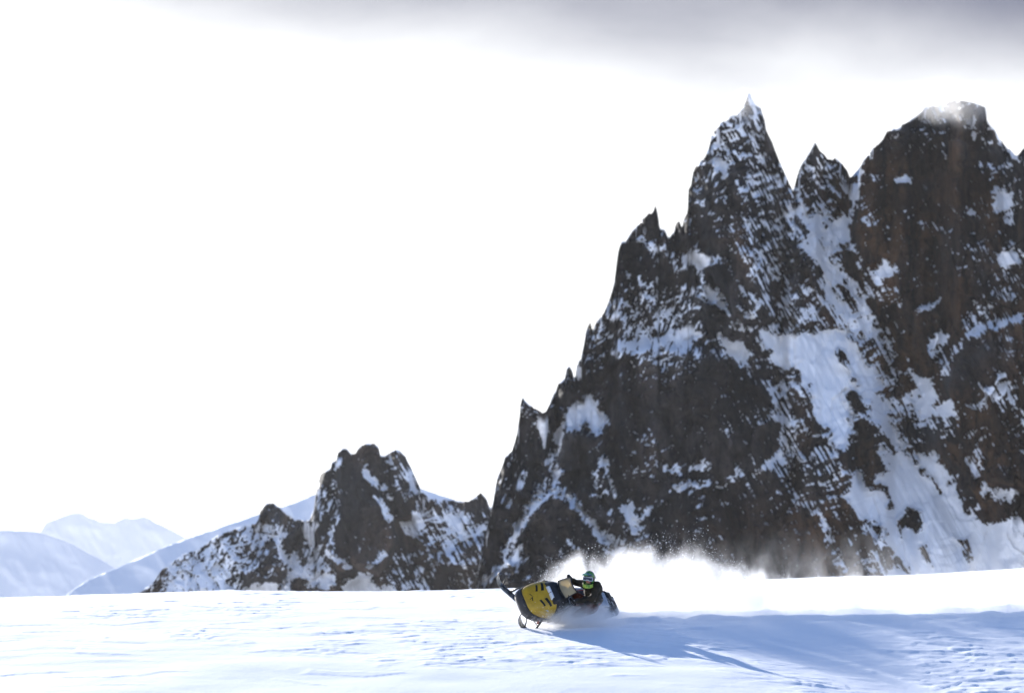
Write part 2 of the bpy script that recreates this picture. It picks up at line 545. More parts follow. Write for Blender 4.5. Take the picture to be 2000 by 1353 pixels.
MAIN_SKY = [(930, 1135), (955, 1010), (964, 975), (966, 959), (971, 935), (981, 910), (987, 890), (1000, 882), (1010, 845), (1015, 808), (1017, 784),
            (1021, 774), (1030, 788), (1042, 796), (1060, 806), (1067, 802), (1079, 776), (1091, 748), (1103, 739), (1107, 719),
            (1113, 714), (1118, 722), (1120, 737), (1124, 737), (1126, 715), (1136, 695), (1140, 674), (1144, 650), (1150, 634),
            (1153, 630), (1157, 645), (1166, 627), (1180, 610), (1193, 578), (1200, 548), (1207, 493), (1213, 474), (1222, 470),
            (1230, 456), (1241, 443), (1255, 428), (1266, 419), (1276, 415), (1280, 402), (1284, 415), (1289, 445), (1300, 450),
            (1305, 463), (1316, 456), (1320, 437), (1327, 433), (1332, 445), (1337, 426), (1343, 415), (1344, 374), (1350, 361),
            (1353, 341), (1359, 326), (1377, 308), (1383, 293), (1392, 260), (1401, 250), (1412, 239), (1422, 236), (1427, 226),
            (1436, 226), (1448, 215), (1455, 201), (1463, 182), (1472, 201), (1486, 214), (1493, 234), (1497, 256), (1507, 275),
            (1518, 304), (1527, 326), (1540, 354), (1549, 373), (1553, 361), (1558, 341), (1564, 323), (1581, 300), (1592, 277),
            (1601, 295), (1610, 302), (1618, 311), (1632, 310), (1647, 323), (1655, 334), (1660, 347), (1667, 341), (1680, 328),
            (1692, 304), (1710, 286), (1724, 274), (1732, 256), (1756, 250), (1776, 236), (1800, 220), (1808, 210), (1836, 204),
            (1855, 196), (1887, 198), (1907, 202), (1925, 210), (1928, 236), (1943, 256), (1955, 276), (1972, 292), (1985, 306),
            (2000, 290), (2030, 262), (2070, 240), (2120, 200), (2170, 230), (2230, 290), (2300, 350), (2400, 480), (2480, 700), (2540, 1000), (2560, 1250)]

S_MID = [(1450, 612), (1478, 655), (1512, 707), (1561, 735), (1581, 784), (1598, 825), (1622, 861), (1650, 880), (1672, 850), (1668, 800),
         (1655, 775), (1690, 748), (1716, 730), (1690, 690), (1660, 650), (1630, 632), (1600, 645), (1560, 655), (1500, 648)]
S_LINK = [(1640, 640), (1690, 690), (1718, 745), (1735, 800), (1755, 850), (1790, 880), (1728, 872), (1700, 815), (1670, 770)]
S_LOW = [(1722, 872), (1785, 878), (1833, 886), (1862, 935), (1886, 975), (1927, 1015), (1992, 1004), (2010, 1090), (2010, 1140), (1730, 1140),
         (1740, 1080), (1711, 1020), (1680, 1000), (1654, 971), (1675, 918), (1703, 943), (1736, 914)]
S_UP = [(1540, 395), (1572, 395), (1625, 419), (1643, 493), (1680, 559), (1715, 625), (1760, 690), (1740, 700), (1690, 660), (1640, 615), (1607, 590), (1584, 530), (1555, 474), (1530, 415)]
MAIN_FEATS = [
    ('p', S_MID, 0.99, 6), ('p', S_LOW, 0.98, 6), ('p', S_LINK, 0.88, 9), ('p', S_UP, 0.80, 10),
    ('p', [(1500, 600), (1640, 560), (1720, 700), (1760, 800), (1640, 640), (1540, 650)], 0.6, 20),
    ('p', [(1440, 490), (1480, 480), (1560, 600), (1600, 640), (1500, 640), (1460, 560)], 0.46, 20),
    ('p', [(1625, 425), (1662, 420), (1662, 470), (1640, 480)], 0.9, 5),
    ('p', [(1655, 470), (1675, 490), (1700, 551), (1730, 510), (1745, 515), (1735, 560), (1770, 650), (1750, 660), (1690, 570)], 0.55, 9),
    ('p', [(1690, 545), (1718, 515), (1736, 505), (1740, 540), (1720, 560)], 0.97, 5),
    ('p', [(1780, 725), (1822, 735), (1830, 790), (1870, 780), (1860, 810), (1830, 830), (1790, 800)], 0.95, 6),
    ('p', [(1740, 760), (1830, 800), (1850, 870), (1790, 850)], 0.5, 10),
    ('p', [(1340, 478), (1368, 487), (1398, 510), (1388, 525), (1372, 548), (1411, 581), (1430, 612), (1459, 626), (1476, 655), (1450, 650), (1420, 620), (1385, 575), (1362, 540), (1348, 505)], 0.93, 6),
    ('p', [(1296, 660), (1340, 635), (1372, 640), (1376, 665), (1320, 668)], 0.92, 6),
    ('p', [(1388, 640), (1415, 650), (1470, 690), (1455, 708), (1420, 685)], 0.97, 5),
    ('p', [(1200, 560), (1340, 540), (1390, 660), (1300, 690), (1180, 690), (1190, 610)], 0.46, 20),
    ('p', [(1290, 480), (1340, 480), (1345, 560), (1300, 540)], 0.3, 15),
    ('l', [(1250, 470), (1285, 492), (1300, 480)], 8, 0.9),
    ('l', [(1480, 480), (1500, 520), (1520, 545)], 12, 0.9), ('l', [(1455, 430), (1475, 470), (1490, 500)], 7, 0.8),
    ('l', [(1466, 360), (1482, 400)], 12, 0.85), ('l', [(1540, 400), (1560, 440)], 14, 0.9),
    ('p', [(1385, 255), (1463, 180), (1500, 255), (1480, 290), (1420, 300), (1385, 300)], 0.6, 15),
    ('p', [(1380, 310), (1410, 300), (1425, 330), (1400, 335)], 0.9, 5), ('l', [(1404, 310), (1414, 340)], 14, 0.95),
    ('p', [(1480, 270), (1545, 370), (1560, 440), (1480, 440), (1440, 380)], 0.42, 15),
    ('p', [(1345, 340), (1400, 300), (1420, 400), (1345, 430)], 0.22, 15),
    ('p', [(1560, 320), (1592, 278), (1650, 325), (1655, 400), (1560, 390)], 0.32, 10),
    ('p', [(1100, 806), (1128, 786), (1154, 768), (1168, 788), (1189, 827), (1164, 848), (1144, 835), (1115, 841), (1099, 825)], 0.99, 4),
    ('l', [(1091, 845), (1086, 870), (1080, 890)], 12, 0.95), ('l', [(1075, 905), (1090, 925), (1070, 945)], 16, 0.9),
    ('l', [(1063, 948), (1085, 958), (1103, 967), (1144, 1008), (1172, 1048), (1197, 1077)], 13, 1.0),
    ('l', [(1056, 962), (1030, 1000), (1012, 1030)], 16, 0.95), ('l', [(1012, 1030), (990, 1075)], 18, 0.6), ('p', [(1005, 1065), (1020, 1062), (1008, 1100), (980, 1112)], 0.97, 5),
    ('l', [(975, 1110), (935, 1148)], 12, 0.85), ('l', [(1020, 930), (1010, 960)], 14, 0.5), ('l', [(1018, 800), (1030, 812), (1050, 830)], 14, 0.5),
    ('p', [(1218, 995), (1236, 985), (1252, 1015), (1240, 1050), (1228, 1050)], 0.97, 5), ('l', [(1254, 1010), (1266, 995), (1288, 982)], 7, 0.9),
    ('l', [(1180, 900), (1195, 950), (1200, 970)], 9, 0.85), ('p', [(1142, 930), (1170, 925), (1185, 960), (1160, 970)], 0.6, 7), ('p', [(1190, 1020), (1230, 1040), (1260, 1070), (1200, 1070)], 0.5, 10),
    ('l', [(1310, 958), (1345, 944), (1365, 943)], 9, 0.85), ('l', [(1375, 945), (1420, 930), (1448, 914)], 9, 0.7), ('l', [(1298, 916), (1325, 918)], 11, 0.8), ('l', [(1345, 915), (1380, 908)], 12, 0.7),
    ('l', [(1400, 945), (1480, 920), (1520, 890)], 14, 0.5),
    ('l', [(1505, 760), (1530, 830), (1525, 880), (1505, 910)], 9, 0.8), ('p', [(1515, 720), (1560, 740), (1600, 850), (1540, 900), (1520, 830)], 0.5, 12),
    ('p', [(1540, 880), (1640, 870), (1680, 930), (1640, 980), (1540, 940)], 0.25, 15),
    ('l', [(1605, 1010), (1625, 1060), (1650, 1110)], 12, 0.8), ('p', [(1690, 1030), (1740, 1060), (1740, 1130), (1700, 1130)], 0.55, 10),
    ('l', [(1755, 348), (1775, 351)], 8, 1.0), ('l', [(1884, 248), (1912, 258), (1935, 275)], 12, 0.7), ('l', [(1888, 408), (1897, 416)], 9, 0.9),
    ('p', [(1936, 368), (1972, 372), (1985, 390), (1968, 430), (1950, 420)], 0.93, 5), ('p', [(1962, 485), (1984, 478), (1990, 510), (1965, 535), (1952, 525)], 0.93, 5),
    ('l', [(1893, 655), (1920, 640), (1960, 630), (2000, 612)], 9, 0.9), ('l', [(1838, 745), (1855, 700), (1880, 665), (1895, 650)], 9, 0.8),
    ('p', [(1815, 680), (1838, 640), (1848, 660), (1820, 695)], 0.95, 4), ('l', [(1795, 608), (1815, 600), (1832, 588)], 8, 0.9),
    ('l', [(1990, 320), (1960, 325)], 6, 0.7), ('p', [(1925, 210), (1960, 280), (2000, 285), (1990, 310), (1950, 290)], 0.9, 5),
    ('p', [(1905, 760), (1960, 740), (2000, 770), (2000, 830), (1970, 800), (1910, 800)], 0.55, 8), ('p', [(1880, 870), (1905, 880), (1920, 930), (1895, 930)], 0.7, 5),
    ('p', [(1915, 940), (1985, 960), (1960, 985), (1920, 965)], 0.85, 5), ('p', [(1780, 430), (1860, 420), (1850, 520), (1790, 520)], 0.12, 20),
]
MAIN_HOLES = [
    ('p', [(1748, 1012), (1770, 990), (1795, 1000), (1804, 1030), (1790, 1045), (1775, 1030), (1760, 1045)]), ('p', [(1795, 1068), (1812, 1058), (1824, 1108), (1805, 1095)]),
    ('l', [(1862, 1048), (1885, 1060), (1893, 1095)], 11), ('l', [(1800, 918), (1822, 935), (1838, 962)], 8), ('l', [(1874, 965), (1890, 1002)], 10),
    ('l', [(1702, 950), (1730, 952), (1742, 985)], 9), ('l', [(1722, 850), (1745, 880)], 9), ('l', [(1775, 880), (1790, 900)], 9), ('l', [(1640, 690), (1670, 740)], 7), ('l', [(1690, 1045), (1725, 1090)], 12),
    ('l', [(1660, 770), (1690, 800)], 14), ('l', [(1570, 500), (1600, 540)], 12), ('l', [(1555, 430), (1575, 455)], 16), ('l', [(1640, 560), (1670, 600)], 14), ('l', [(1750, 1095), (1770, 1110)], 14),
]
MAIN_PUSH = [
    ([(1676, 300), (1680, 480), (1700, 545), (1765, 650), (1795, 730), (1830, 870), (1880, 960), (1930, 1010), (1990, 1080), (2000, 1400), (3000, 1400), (3000, -100), (1676, -100)], -30, 44),
    ([(1085, 948), (1110, 962), (1200, 1080), (1230, 1400), (900, 1400), (985, 1105), (1040, 990)], -16, 12),
    ([(1100, 838), (1160, 850), (1190, 835), (1212, 950), (1225, 1050), (1150, 1008), (1085, 945)], -9, 10),
    ([(1200, 680), (1300, 670), (1440, 700), (1512, 780), (1515, 900), (1560, 1000), (1650, 1400), (1240, 1400), (1215, 900), (1190, 800)], -12, 16),
    ([(1340, 480), (1350, 330), (1463, 120), (1480, 260), (1465, 400), (1478, 500), (1510, 620), (1452, 632), (1400, 540)], -12, 9),
    ([(1448, 700), (1428, 590), (1440, 480), (1478, 500), (1510, 620), (1480, 640)], -6, 8),
    ([(1015, 770), (1060, 800), (1060, 860), (1010, 1000), (960, 1000)], -6, 10),
    ([(1560, 890), (1650, 885), (1680, 990), (1740, 1140), (1640, 1400), (1560, 1000)], -9, 12),
    ([(1840, 720), (1900, 650), (2050, 600), (2050, 960), (1930, 940), (1870, 850)], -14, 12),
    ([(1790, 600), (1832, 590), (1838, 640), (1812, 740), (1785, 720)], -9, 6),
]
def warm_main(U, V):
    return np.clip(0.25 + 0.9 * sstep(U, 1480, 1760) + 0.35 * sstep(V, 900, 1050) * sstep(U, 1250, 1400) + 0.5 * np.exp(-((U - 1430) / 70) ** 2 - ((V - 520) / 110) ** 2), 0, 1)
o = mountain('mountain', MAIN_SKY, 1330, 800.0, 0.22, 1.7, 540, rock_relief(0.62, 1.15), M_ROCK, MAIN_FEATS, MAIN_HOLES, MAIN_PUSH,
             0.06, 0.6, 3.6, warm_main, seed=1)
tag(o, 'tall jagged dark rock massif streaked with snow, needle summits above the rider', kind='structure')

CRAG_SKY = [(90, 1305), (150, 1235), (200, 1195), (240, 1172), (264, 1160), (284, 1148), (300, 1136), (316, 1112), (340, 1096), (356, 1082), (388, 1072), (400, 1064), (420, 1048), (448, 1036),
            (480, 1026), (500, 1022), (506, 1012), (508, 996), (518, 982), (532, 982), (544, 988), (560, 1002), (576, 1014), (596, 1016),
            (604, 1014), (613, 996), (616, 968), (620, 948), (626, 926), (636, 918), (646, 914), (648, 902), (658, 898), (659, 884),
            (668, 875), (678, 875), (686, 886), (694, 886), (702, 872), (716, 865), (732, 866), (740, 874), (743, 888), (752, 890),
            (766, 879), (778, 878), (792, 890), (800, 906), (808, 924), (818, 946), (826, 962), (840, 974), (880, 977), (916, 979),
            (928, 970), (940, 962), (950, 972), (956, 990), (970, 990), (1010, 1010), (1050, 1100), (1070, 1200)]
CRAG_FEATS = [
    ('p', [(260, 1165), (316, 1112), (400, 1064), (500, 1022), (560, 1030), (500, 1090), (470, 1160)], 0.58, 12),
    ('p', [(330, 1110), (390, 1090), (440, 1110), (470, 1160), (320, 1160)], 0.72, 10),
    ('l', [(520, 1010), (533, 1040), (548, 1070), (562, 1100)], 9, 0.98), ('p', [(500, 1030), (525, 1010), (540, 1040), (510, 1060)], 0.7, 8),
    ('p', [(474, 1150), (490, 1136), (520, 1130), (544, 1138), (544, 1175), (474, 1175)], 0.99, 5),
    ('p', [(563, 1080), (582, 1074), (586, 1118), (572, 1130), (560, 1170), (550, 1170), (562, 1120)], 0.97, 5),
    ('l', [(704, 898), (716, 925), (740, 950), (764, 970)], 10, 0.97), ('l', [(738, 970), (752, 1000), (762, 1012)], 8, 0.85),
    ('l', [(664, 900), (655, 930), (648, 950)], 8, 0.7), ('l', [(640, 985), (618, 1020), (596, 1058)], 9, 0.9), ('l', [(654, 1000), (648, 1040), (655, 1070)], 8, 0.75),
    ('p', [(600, 1065), (640, 1070), (680, 1105), (650, 1130), (600, 1110)], 0.55, 10), ('l', [(640, 1080), (660, 1090), (678, 1108)], 10, 0.95),
    ('p', [(600, 1115), (640, 1120), (660, 1140), (600, 1160)], 0.85, 8),
    ('p', [(666, 1150), (684, 1130), (710, 1122), (735, 1138), (765, 1150), (765, 1180), (666, 1180)], 0.99, 5),
    ('p', [(760, 900), (790, 900), (818, 950), (810, 975), (770, 940)], 0.4, 8), ('l', [(800, 930), (806, 955)], 10, 0.9),
    ('p', [(780, 1015), (815, 1005), (825, 1030), (800, 1045)], 0.8, 7),
    ('p', [(826, 962), (915, 985), (925, 1030), (880, 1075), (835, 1060), (820, 1000)], 0.58, 10), ('p', [(870, 990), (905, 1010), (900, 1040), (870, 1040)], 0.9, 6),
    ('l', [(860, 1080), (900, 1050), (950, 1030)], 9, 0.9), ('l', [(905, 1110), (935, 1118)], 8, 0.9), ('l', [(860, 1075), (870, 1100), (920, 1110)], 8, 0.5),
    ('l', [(720, 1105), (740, 1090), (752, 1082)], 6, 0.9), ('p', [(820, 1080), (860, 1075), (840, 1150), (800, 1140)], 0.4, 10),
]
CRAG_PUSH = [
    ([(600, 1020), (625, 920), (668, 860), (745, 860), (760, 980), (770, 1060), (740, 1120), (660, 1120), (620, 1060)], -20, 10),
    ([(745, 870), (800, 880), (826, 962), (815, 1010), (775, 1010), (760, 960)], -12, 8),
    ([(500, 1020), (520, 975), (600, 1015), (560, 1080), (545, 1060), (525, 1010)], -10, 6), ([(480, 1120), (545, 1050), (562, 1110), (545, 1132), (480, 1138)], -14, 8),
    ([(870, 1085), (950, 1045), (960, 1110), (870, 1110)], -14, 8),
]
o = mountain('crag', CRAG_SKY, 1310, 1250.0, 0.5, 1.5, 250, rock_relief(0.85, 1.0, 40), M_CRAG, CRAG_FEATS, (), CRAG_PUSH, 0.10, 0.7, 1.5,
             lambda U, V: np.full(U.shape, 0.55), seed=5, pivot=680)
tag(o, 'blunt three-knobbed snow-dusted rock crag left of the tall massif', kind='structure')

def hill_relief(s, seed):
    def f(X, Z, calm):
        return s * (-60 * fbm(X / (90 * s) + Z / (160 * s), Z / (120 * s), 4, seed, ridged=True) - 18 * fbm(X / (25 * s), Z / (40 * s), 3, seed + 3))
    return f

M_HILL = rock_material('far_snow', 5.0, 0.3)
def hill(name, sky, Y0, lean, s, dens, label, seed, jag=0.8):
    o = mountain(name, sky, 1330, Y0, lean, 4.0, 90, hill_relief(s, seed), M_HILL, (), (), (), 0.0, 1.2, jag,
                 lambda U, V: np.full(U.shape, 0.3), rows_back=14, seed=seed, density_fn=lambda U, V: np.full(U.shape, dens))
    return tag(o, label, kind='structure')
hill('snow_hill', [(60, 1230), (100, 1185), (132, 1160), (145, 1149), (170, 1134), (200, 1120), (250, 1099), (330, 1064), (400, 1039), (480, 1012), (575, 982), (614, 965),
                   (700, 940), (760, 938), (826, 955), (860, 967), (890, 976), (960, 1010), (1060, 1080), (1150, 1200)], 4200.0, 1.9, 1.0, 1.0, 'long smooth white snow ridge rising behind the crag', 60)
hill('rounded_hill', [(-420, 1150), (-250, 1085), (-100, 1045), (0, 1036), (28, 1035), (70, 1038), (98, 1047), (133, 1059), (168, 1078), (196, 1093), (230, 1112), (290, 1148), (360, 1230)],
     9000.0, 1.6, 2.0, 1.0, 'pale blue rounded snow hill at the left edge', 70)
hill('distant_mountain', [(-300, 1190), (-100, 1130), (40, 1075), (75, 1045), (84, 1030), (91, 1021), (119, 1008), (133, 1003), (154, 1001), (175, 1010), (196, 1019), (224, 1021), (238, 1012), (270, 1012),
                          (280, 1006), (301, 1019), (329, 1031), (350, 1043), (420, 1080), (520, 1180)], 15000.0, 1.2, 3.2, 0.93, 'faint twin-topped mountain fading into the haze', 80, 2.0)

# ------------------------------------------------------------------ haze and clouds
def box_mesh(name, lo, hi, mat, sub=0):
    bm = bmesh.new()
    bmesh.ops.create_cube(bm, size=1)
    for v in bm.verts:
        for i in range(3):
            v.co[i] = lo[i] if v.co[i] < 0 else hi[i]
    me = bpy.data.meshes.new(name)
    bm.to_mesh(me)
    bm.free()
    me.materials.append(mat)
    o = bpy.data.objects.new(name, me)
    col.objects.link(o)
    return o

def volume_mat(name, color, density, aniso=0.0):
    m = bpy.data.materials.new(name)
    m.use_nodes = True
    nt = m.node_tree
    nt.nodes.clear()
    out = nn(nt, 'ShaderNodeOutputMaterial')
    pv = nn(nt, 'ShaderNodeVolumePrincipled')
    pv.inputs['Color'].default_value = (*color, 1)
    pv.inputs['Density'].default_value = density
    pv.inputs['Anisotropy'].default_value = aniso
    nt.links.new(pv.outputs[0], out.inputs['Volume'])
    return m, nt, pv

m, _, _ = volume_mat('haze_air', (0.97, 0.96, 0.94), 1.65e-5, 0.1)
zlow = float(_zs.min()) - 30
haze = box_mesh('haze', (-8600, -700, zlow), (8600, 26100, 150), m)
tag(haze, 'thin pale blue air between the slope and the far mountains', kind='stuff')

def cloud(name, u, v, Y, rx, ry, rz, dens, label, seed):
    m, nt, pv = volume_mat('cloud_vapour', (1, 1, 1), 0.0, 0.2)
    tc = nn(nt, 'ShaderNodeTexCoord')
    ln = nn(nt, 'ShaderNodeVectorMath', operation='LENGTH')
    nt.links.new(scale_n(nt, tc.outputs['Object'], (1 / rx, 1 / ry, 1 / rz)), ln.inputs[0])
    n = noise_n(nt, scale_n(nt, tc.outputs['Object'], (1, 1, 1.3)), 1.6 / rx, 5, 0.6, 0.5)
    d = math_n(nt, 'ADD', ln.outputs['Value'], math_n(nt, 'MULTIPLY_ADD', n, 1.4, -0.7))
    nt.links.new(math_n(nt, 'MULTIPLY', smooth_n(nt, d, 0.25, 0.8, 1, 0), dens), pv.inputs['Density'])
    bm = bmesh.new()
    bmesh.ops.create_icosphere(bm, subdivisions=3, radius=1)
    for w in bm.verts:
        w.co = Vector((w.co.x * rx, w.co.y * ry, w.co.z * rz))
    me = bpy.data.meshes.new(name)
    bm.to_mesh(me)
    bm.free()
    me.materials.append(m)
    o = bpy.data.objects.new(name, me)
    o.location = at(u, v, Y)
    col.objects.link(o)
    return tag(o, label, kind='stuff')
def top_depth(u):
    return float(np.interp(u, *TOPD['mountain']))
cloud('cloud', 1860, 204, top_depth(1866) - 9, 20, 14, 8.5, 0.026, 'wisp of cloud clinging to the broad right summit', 1)
cloud('cloud', 1455, 212, top_depth(1460) - 4, 6, 7, 7, 0.03, 'wisp of cloud round the tip of the needle summit', 2)

# ------------------------------------------------------------------ snow spray (powder cloud thrown up along the track)
def curve_n(nt, x, pts, xmax, ymax):
    n = nt.nodes.new('ShaderNodeFloatCurve')
    c = n.mapping.curves[0]
    while len(c.points) < len(pts):
        c.points.new(0.5, 0.5)
    for p, (a, b) in zip(c.points, pts):
        p.location = (a / xmax, b / ymax)
        p.handle_type = 'AUTO_CLAMPED'
    n.mapping.update()
    nt.links.new(math_n(nt, 'DIVIDE', x, xmax, clamp=True), n.inputs['Value'])
    return math_n(nt, 'MULTIPLY', n.outputs[0], ymax)

def spray_curtain():
    L = 22.0
    ox, oy = 0.2, 74.6
    oz = float(ground_base(1.0, oy)) - 0.1
    m, nt, pv = volume_mat('powder_snow', (1, 1, 1), 0.0, 0.0)
    tc = nn(nt, 'ShaderNodeTexCoord')
    P = tc.outputs['Object']
    sp = nn(nt, 'ShaderNodeSeparateXYZ')
    nt.links.new(P, sp.inputs[0])
    X, Y, Z0 = sp.outputs
    Z = math_n(nt, 'MULTIPLY_ADD', X, -0.018, Z0)
    n1 = noise_n(nt, scale_n(nt, P, (1.0, 0.8, 0.8)), 1.1, 6, 0.62, 0.6)
    n2 = noise_n(nt, scale_n(nt, P, (1.6, 0.25, 0.6)), 1.6, 4, 0.6, 0.4)
    H = curve_n(nt, X, [(0, 0.45), (0.35, 0.8), (0.8, 1.15), (1.4, 1.32), (2.4, 1.42), (3.3, 1.52), (3.95, 1.62), (4.25, 1.25), (4.8, 1.0), (7, 0.75), (11, 0.75), (16, 0.7), (22, 0.5)], L, 2.0)
    D = curve_n(nt, X, [(0, 0.3), (0.4, 1.0), (0.9, 2.6), (1.6, 4.0), (3.0, 3.8), (4.0, 3.2), (4.6, 3.4), (7, 3.2), (10, 3.0), (14, 2.2), (22, 0.0)], L, 5.0)
    W = curve_n(nt, X, [(0, 0.5), (2, 0.8), (4, 1.0), (10, 1.3), (22, 1.4)], L, 2.0)
    a = math_n(nt, 'ADD', math_n(nt, 'DIVIDE', Z, H), math_n(nt, 'MULTIPLY_ADD', n1, 1.1, -0.55))
    top = smooth_n(nt, a, 0.4, 1.05, 1, 0)
    yl = math_n(nt, 'ABSOLUTE', math_n(nt, 'DIVIDE', math_n(nt, 'MULTIPLY_ADD', Z, -0.25, Y), W))
    g = smooth_n(nt, math_n(nt, 'ADD', yl, math_n(nt, 'ADD', math_n(nt, 'MULTIPLY_ADD', n2, 1.3, -0.65), math_n(nt, 'MULTIPLY_ADD', n1, 1.3, -0.65))), 0.15, 1.0, 1, 0)
    streak = smooth_n(nt, n2, 0.40, 0.62, 0.12, 1.0)
    streak = math_n(nt, 'MAXIMUM', streak, smooth_n(nt, X, 2.8, 5.0, 0.85, 0.0))
    d = math_n(nt, 'MULTIPLY', math_n(nt, 'MULTIPLY', D, top), math_n(nt, 'MULTIPLY', g, streak))
    # thin drifting dust above
    dust = math_n(nt, 'MULTIPLY', smooth_n(nt, math_n(nt, 'ADD', Z, math_n(nt, 'MULTIPLY_ADD', n1, 1.2, -0.6)), 0.2, 1.9, 0.15, 0), smooth_n(nt, yl, 0.4, 1.1, 1, 0))
    dust = math_n(nt, 'MULTIPLY', math_n(nt, 'MULTIPLY', dust, streak), math_n(nt, 'MULTIPLY', smooth_n(nt, X, 3.0, 4.6), smooth_n(nt, X, 6.0, 10.0, 1.3, 1.0)))
    d = math_n(nt, 'ADD', d, dust)
    ends = math_n(nt, 'MULTIPLY', smooth_n(nt, X, 0.0, 0.5), smooth_n(nt, X, L - 4, L, 1, 0))
    nt.links.new(math_n(nt, 'MULTIPLY', d, ends), pv.inputs['Density'])
    # hull that hugs the cloud
    xs = [0, 0.4, 0.9, 1.6, 2.6, 3.6, 4.4, 5.2, 7, 10, 14, 18, 22]
    hs = [1.0, 1.5, 2.0, 2.2, 2.4, 2.5, 2.4, 2.0, 1.8, 1.8, 1.8, 1.7, 1.5]
    ws = [0.9, 1.2, 1.4, 1.5, 1.6, 1.7, 1.7, 1.7, 1.8, 1.9, 2.0, 2.0, 2.0]
    bm = bmesh.new()
    rings = []
    for x, h, w in zip(xs, hs, ws):
        zb = 0.018 * x - 0.5
        rings.append([bm.verts.new((x, y, z)) for y, z in ((-w, zb), (w, zb), (w, zb + .5 + h * .7), (w * .6 + .2, zb + .5 + h), (-w * .4, zb + .5 + h), (-w, zb + .5 + h * .7))])
    for r0, r1 in zip(rings[:-1], rings[1:]):
        for i in range(6):
            bm.faces.new((r0[i], r1[i], r1[(i + 1) % 6], r0[(i + 1) % 6]))
    bm.faces.new(rings[0])
    bm.faces.new(rings[-1][::-1])
    bmesh.ops.recalc_face_normals(bm, faces=bm.faces)
    me = bpy.data.meshes.new('snow_spray')
    bm.to_mesh(me)
    bm.free()
    me.materials.append(m)
    o = bpy.data.objects.new('snow_spray', me)
    o.location = (ox, oy, oz)
    col.objects.link(o)
    return tag(o, 'tall white curtain of powder snow trailing behind the snowmobile', kind='stuff')
spray_curtain()

def spray_burst():
    c = at(1120, 1204, 72.3)
    m, nt, pv = volume_mat('powder_burst', (1, 1, 1), 0.0, 0.3)
    tc = nn(nt, 'ShaderNodeTexCoord')
    P = tc.outputs['Object']
    rx, ry, rz = 1.35, 0.8, 0.33
    ln = nn(nt, 'ShaderNodeVectorMath', operation='LENGTH')
    nt.links.new(scale_n(nt, P, (1 / rx, 1 / ry, 1 / rz)), ln.inputs[0])
    n = noise_n(nt, scale_n(nt, P, (1, 1, 1.2)), 4.0, 6, 0.65, 0.6)
    d = math_n(nt, 'ADD', ln.outputs['Value'], math_n(nt, 'MULTIPLY_ADD', n, 1.5, -0.75))
    nt.links.new(smooth_n(nt, d, 0.3, 1.0, 3.6, 0), pv.inputs['Density'])
    bm = bmesh.new()
    bmesh.ops.create_icosphere(bm, subdivisions=3, radius=1.25)
    for w in bm.verts:
        w.co = Vector((w.co.x * rx, w.co.y * ry, w.co.z * rz))
    me = bpy.data.meshes.new('snow_burst')
    bm.to_mesh(me)
    bm.free()
    me.materials.append(m)
    o = bpy.data.objects.new('snow_burst', me)
    o.location = c
    col.objects.link(o)
    return tag(o, 'low burst of powder snow along the sunk side of the snowmobile', kind='stuff')
spray_burst()

#SLED
# ------------------------------------------------------------------ mesh building for the sled and the rider
def link(name, bm, mat, parent=None, smooth=True, bevel=0.0, sub=0):
    bmesh.ops.recalc_face_normals(bm, faces=bm.faces)
    me = bpy.data.meshes.new(name)
    bm.to_mesh(me)
    bm.free()
    me.materials.append(mat)
    for p in me.polygons:
        p.use_smooth = smooth
    o = bpy.data.objects.new(name, me)
    col.objects.link(o)
    if bevel:
        b = o.modifiers.new('bevel', 'BEVEL')
        b.width = bevel
        b.segments = 2
        b.limit_method = 'ANGLE'
    if sub:
        m = o.modifiers.new('sub', 'SUBSURF')
        m.levels = m.render_levels = sub
    if parent:
        o.parent = parent
    return o

def loft_bm(rings, closed=True, caps=True, bm=None):
    bm = bm or bmesh.new()
    vs = [[bm.verts.new(p) for p in r] for r in rings]
    n = len(rings[0])
    for a, b in zip(vs[:-1], vs[1:]):
        for i in range(n if closed else n - 1):
            bm.faces.new((a[i], a[(i + 1) % n], b[(i + 1) % n], b[i]))
    if caps and closed:
        bm.faces.new(vs[0][::-1])
        bm.faces.new(vs[-1])
    return bm

def tube_bm(pts, rad, seg=10, bm=None, closed=False):
    pts = [Vector(p) for p in pts]
    n = len(pts)
    rad = rad if isinstance(rad, (list, tuple)) else [rad] * n
    rings = []
    prev = None
    for i, p in enumerate(pts):
        if closed:
            t = (pts[(i + 1) % n] - pts[i - 1]).normalized()
        else:
            t = (pts[min(i + 1, n - 1)] - pts[max(i - 1, 0)]).normalized()
        if prev is None:
            a = t.orthogonal().normalized()
        else:
            a = (prev - t * prev.dot(t)).normalized()
        prev = a
        b = t.cross(a)
        rings.append([p + (a * math.cos(k * 2 * math.pi / seg) + b * math.sin(k * 2 * math.pi / seg)) * rad[i] for k in range(seg)])
    if closed:
        rings.append(rings[0])
    bm = loft_bm(rings, True, not closed, bm)
    if closed:
        bmesh.ops.remove_doubles(bm, verts=bm.verts, dist=1e-6)
    return bm

def spline(pts, n=6):
    pts = [Vector(p) for p in pts]
    out = []
    for i in range(len(pts) - 1):
        p0, p1, p2, p3 = pts[max(i - 1, 0)], pts[i], pts[i + 1], pts[min(i + 2, len(pts) - 1)]
        for k in range(n):
            t = k / n
            out.append(0.5 * ((2 * p1) + (p2 - p0) * t + (2 * p0 - 5 * p1 + 4 * p2 - p3) * t * t + (3 * p1 - p0 - 3 * p2 + p3) * t ** 3))
    return out + [pts[-1]]

def box_bm(lo, hi, bm=None):
    bm = bm or bmesh.new()
    r = bmesh.ops.create_cube(bm, size=1)
    for v in r['verts']:
        for i in range(3):
            v.co[i] = lo[i] if v.co[i] < 0 else hi[i]
    return bm

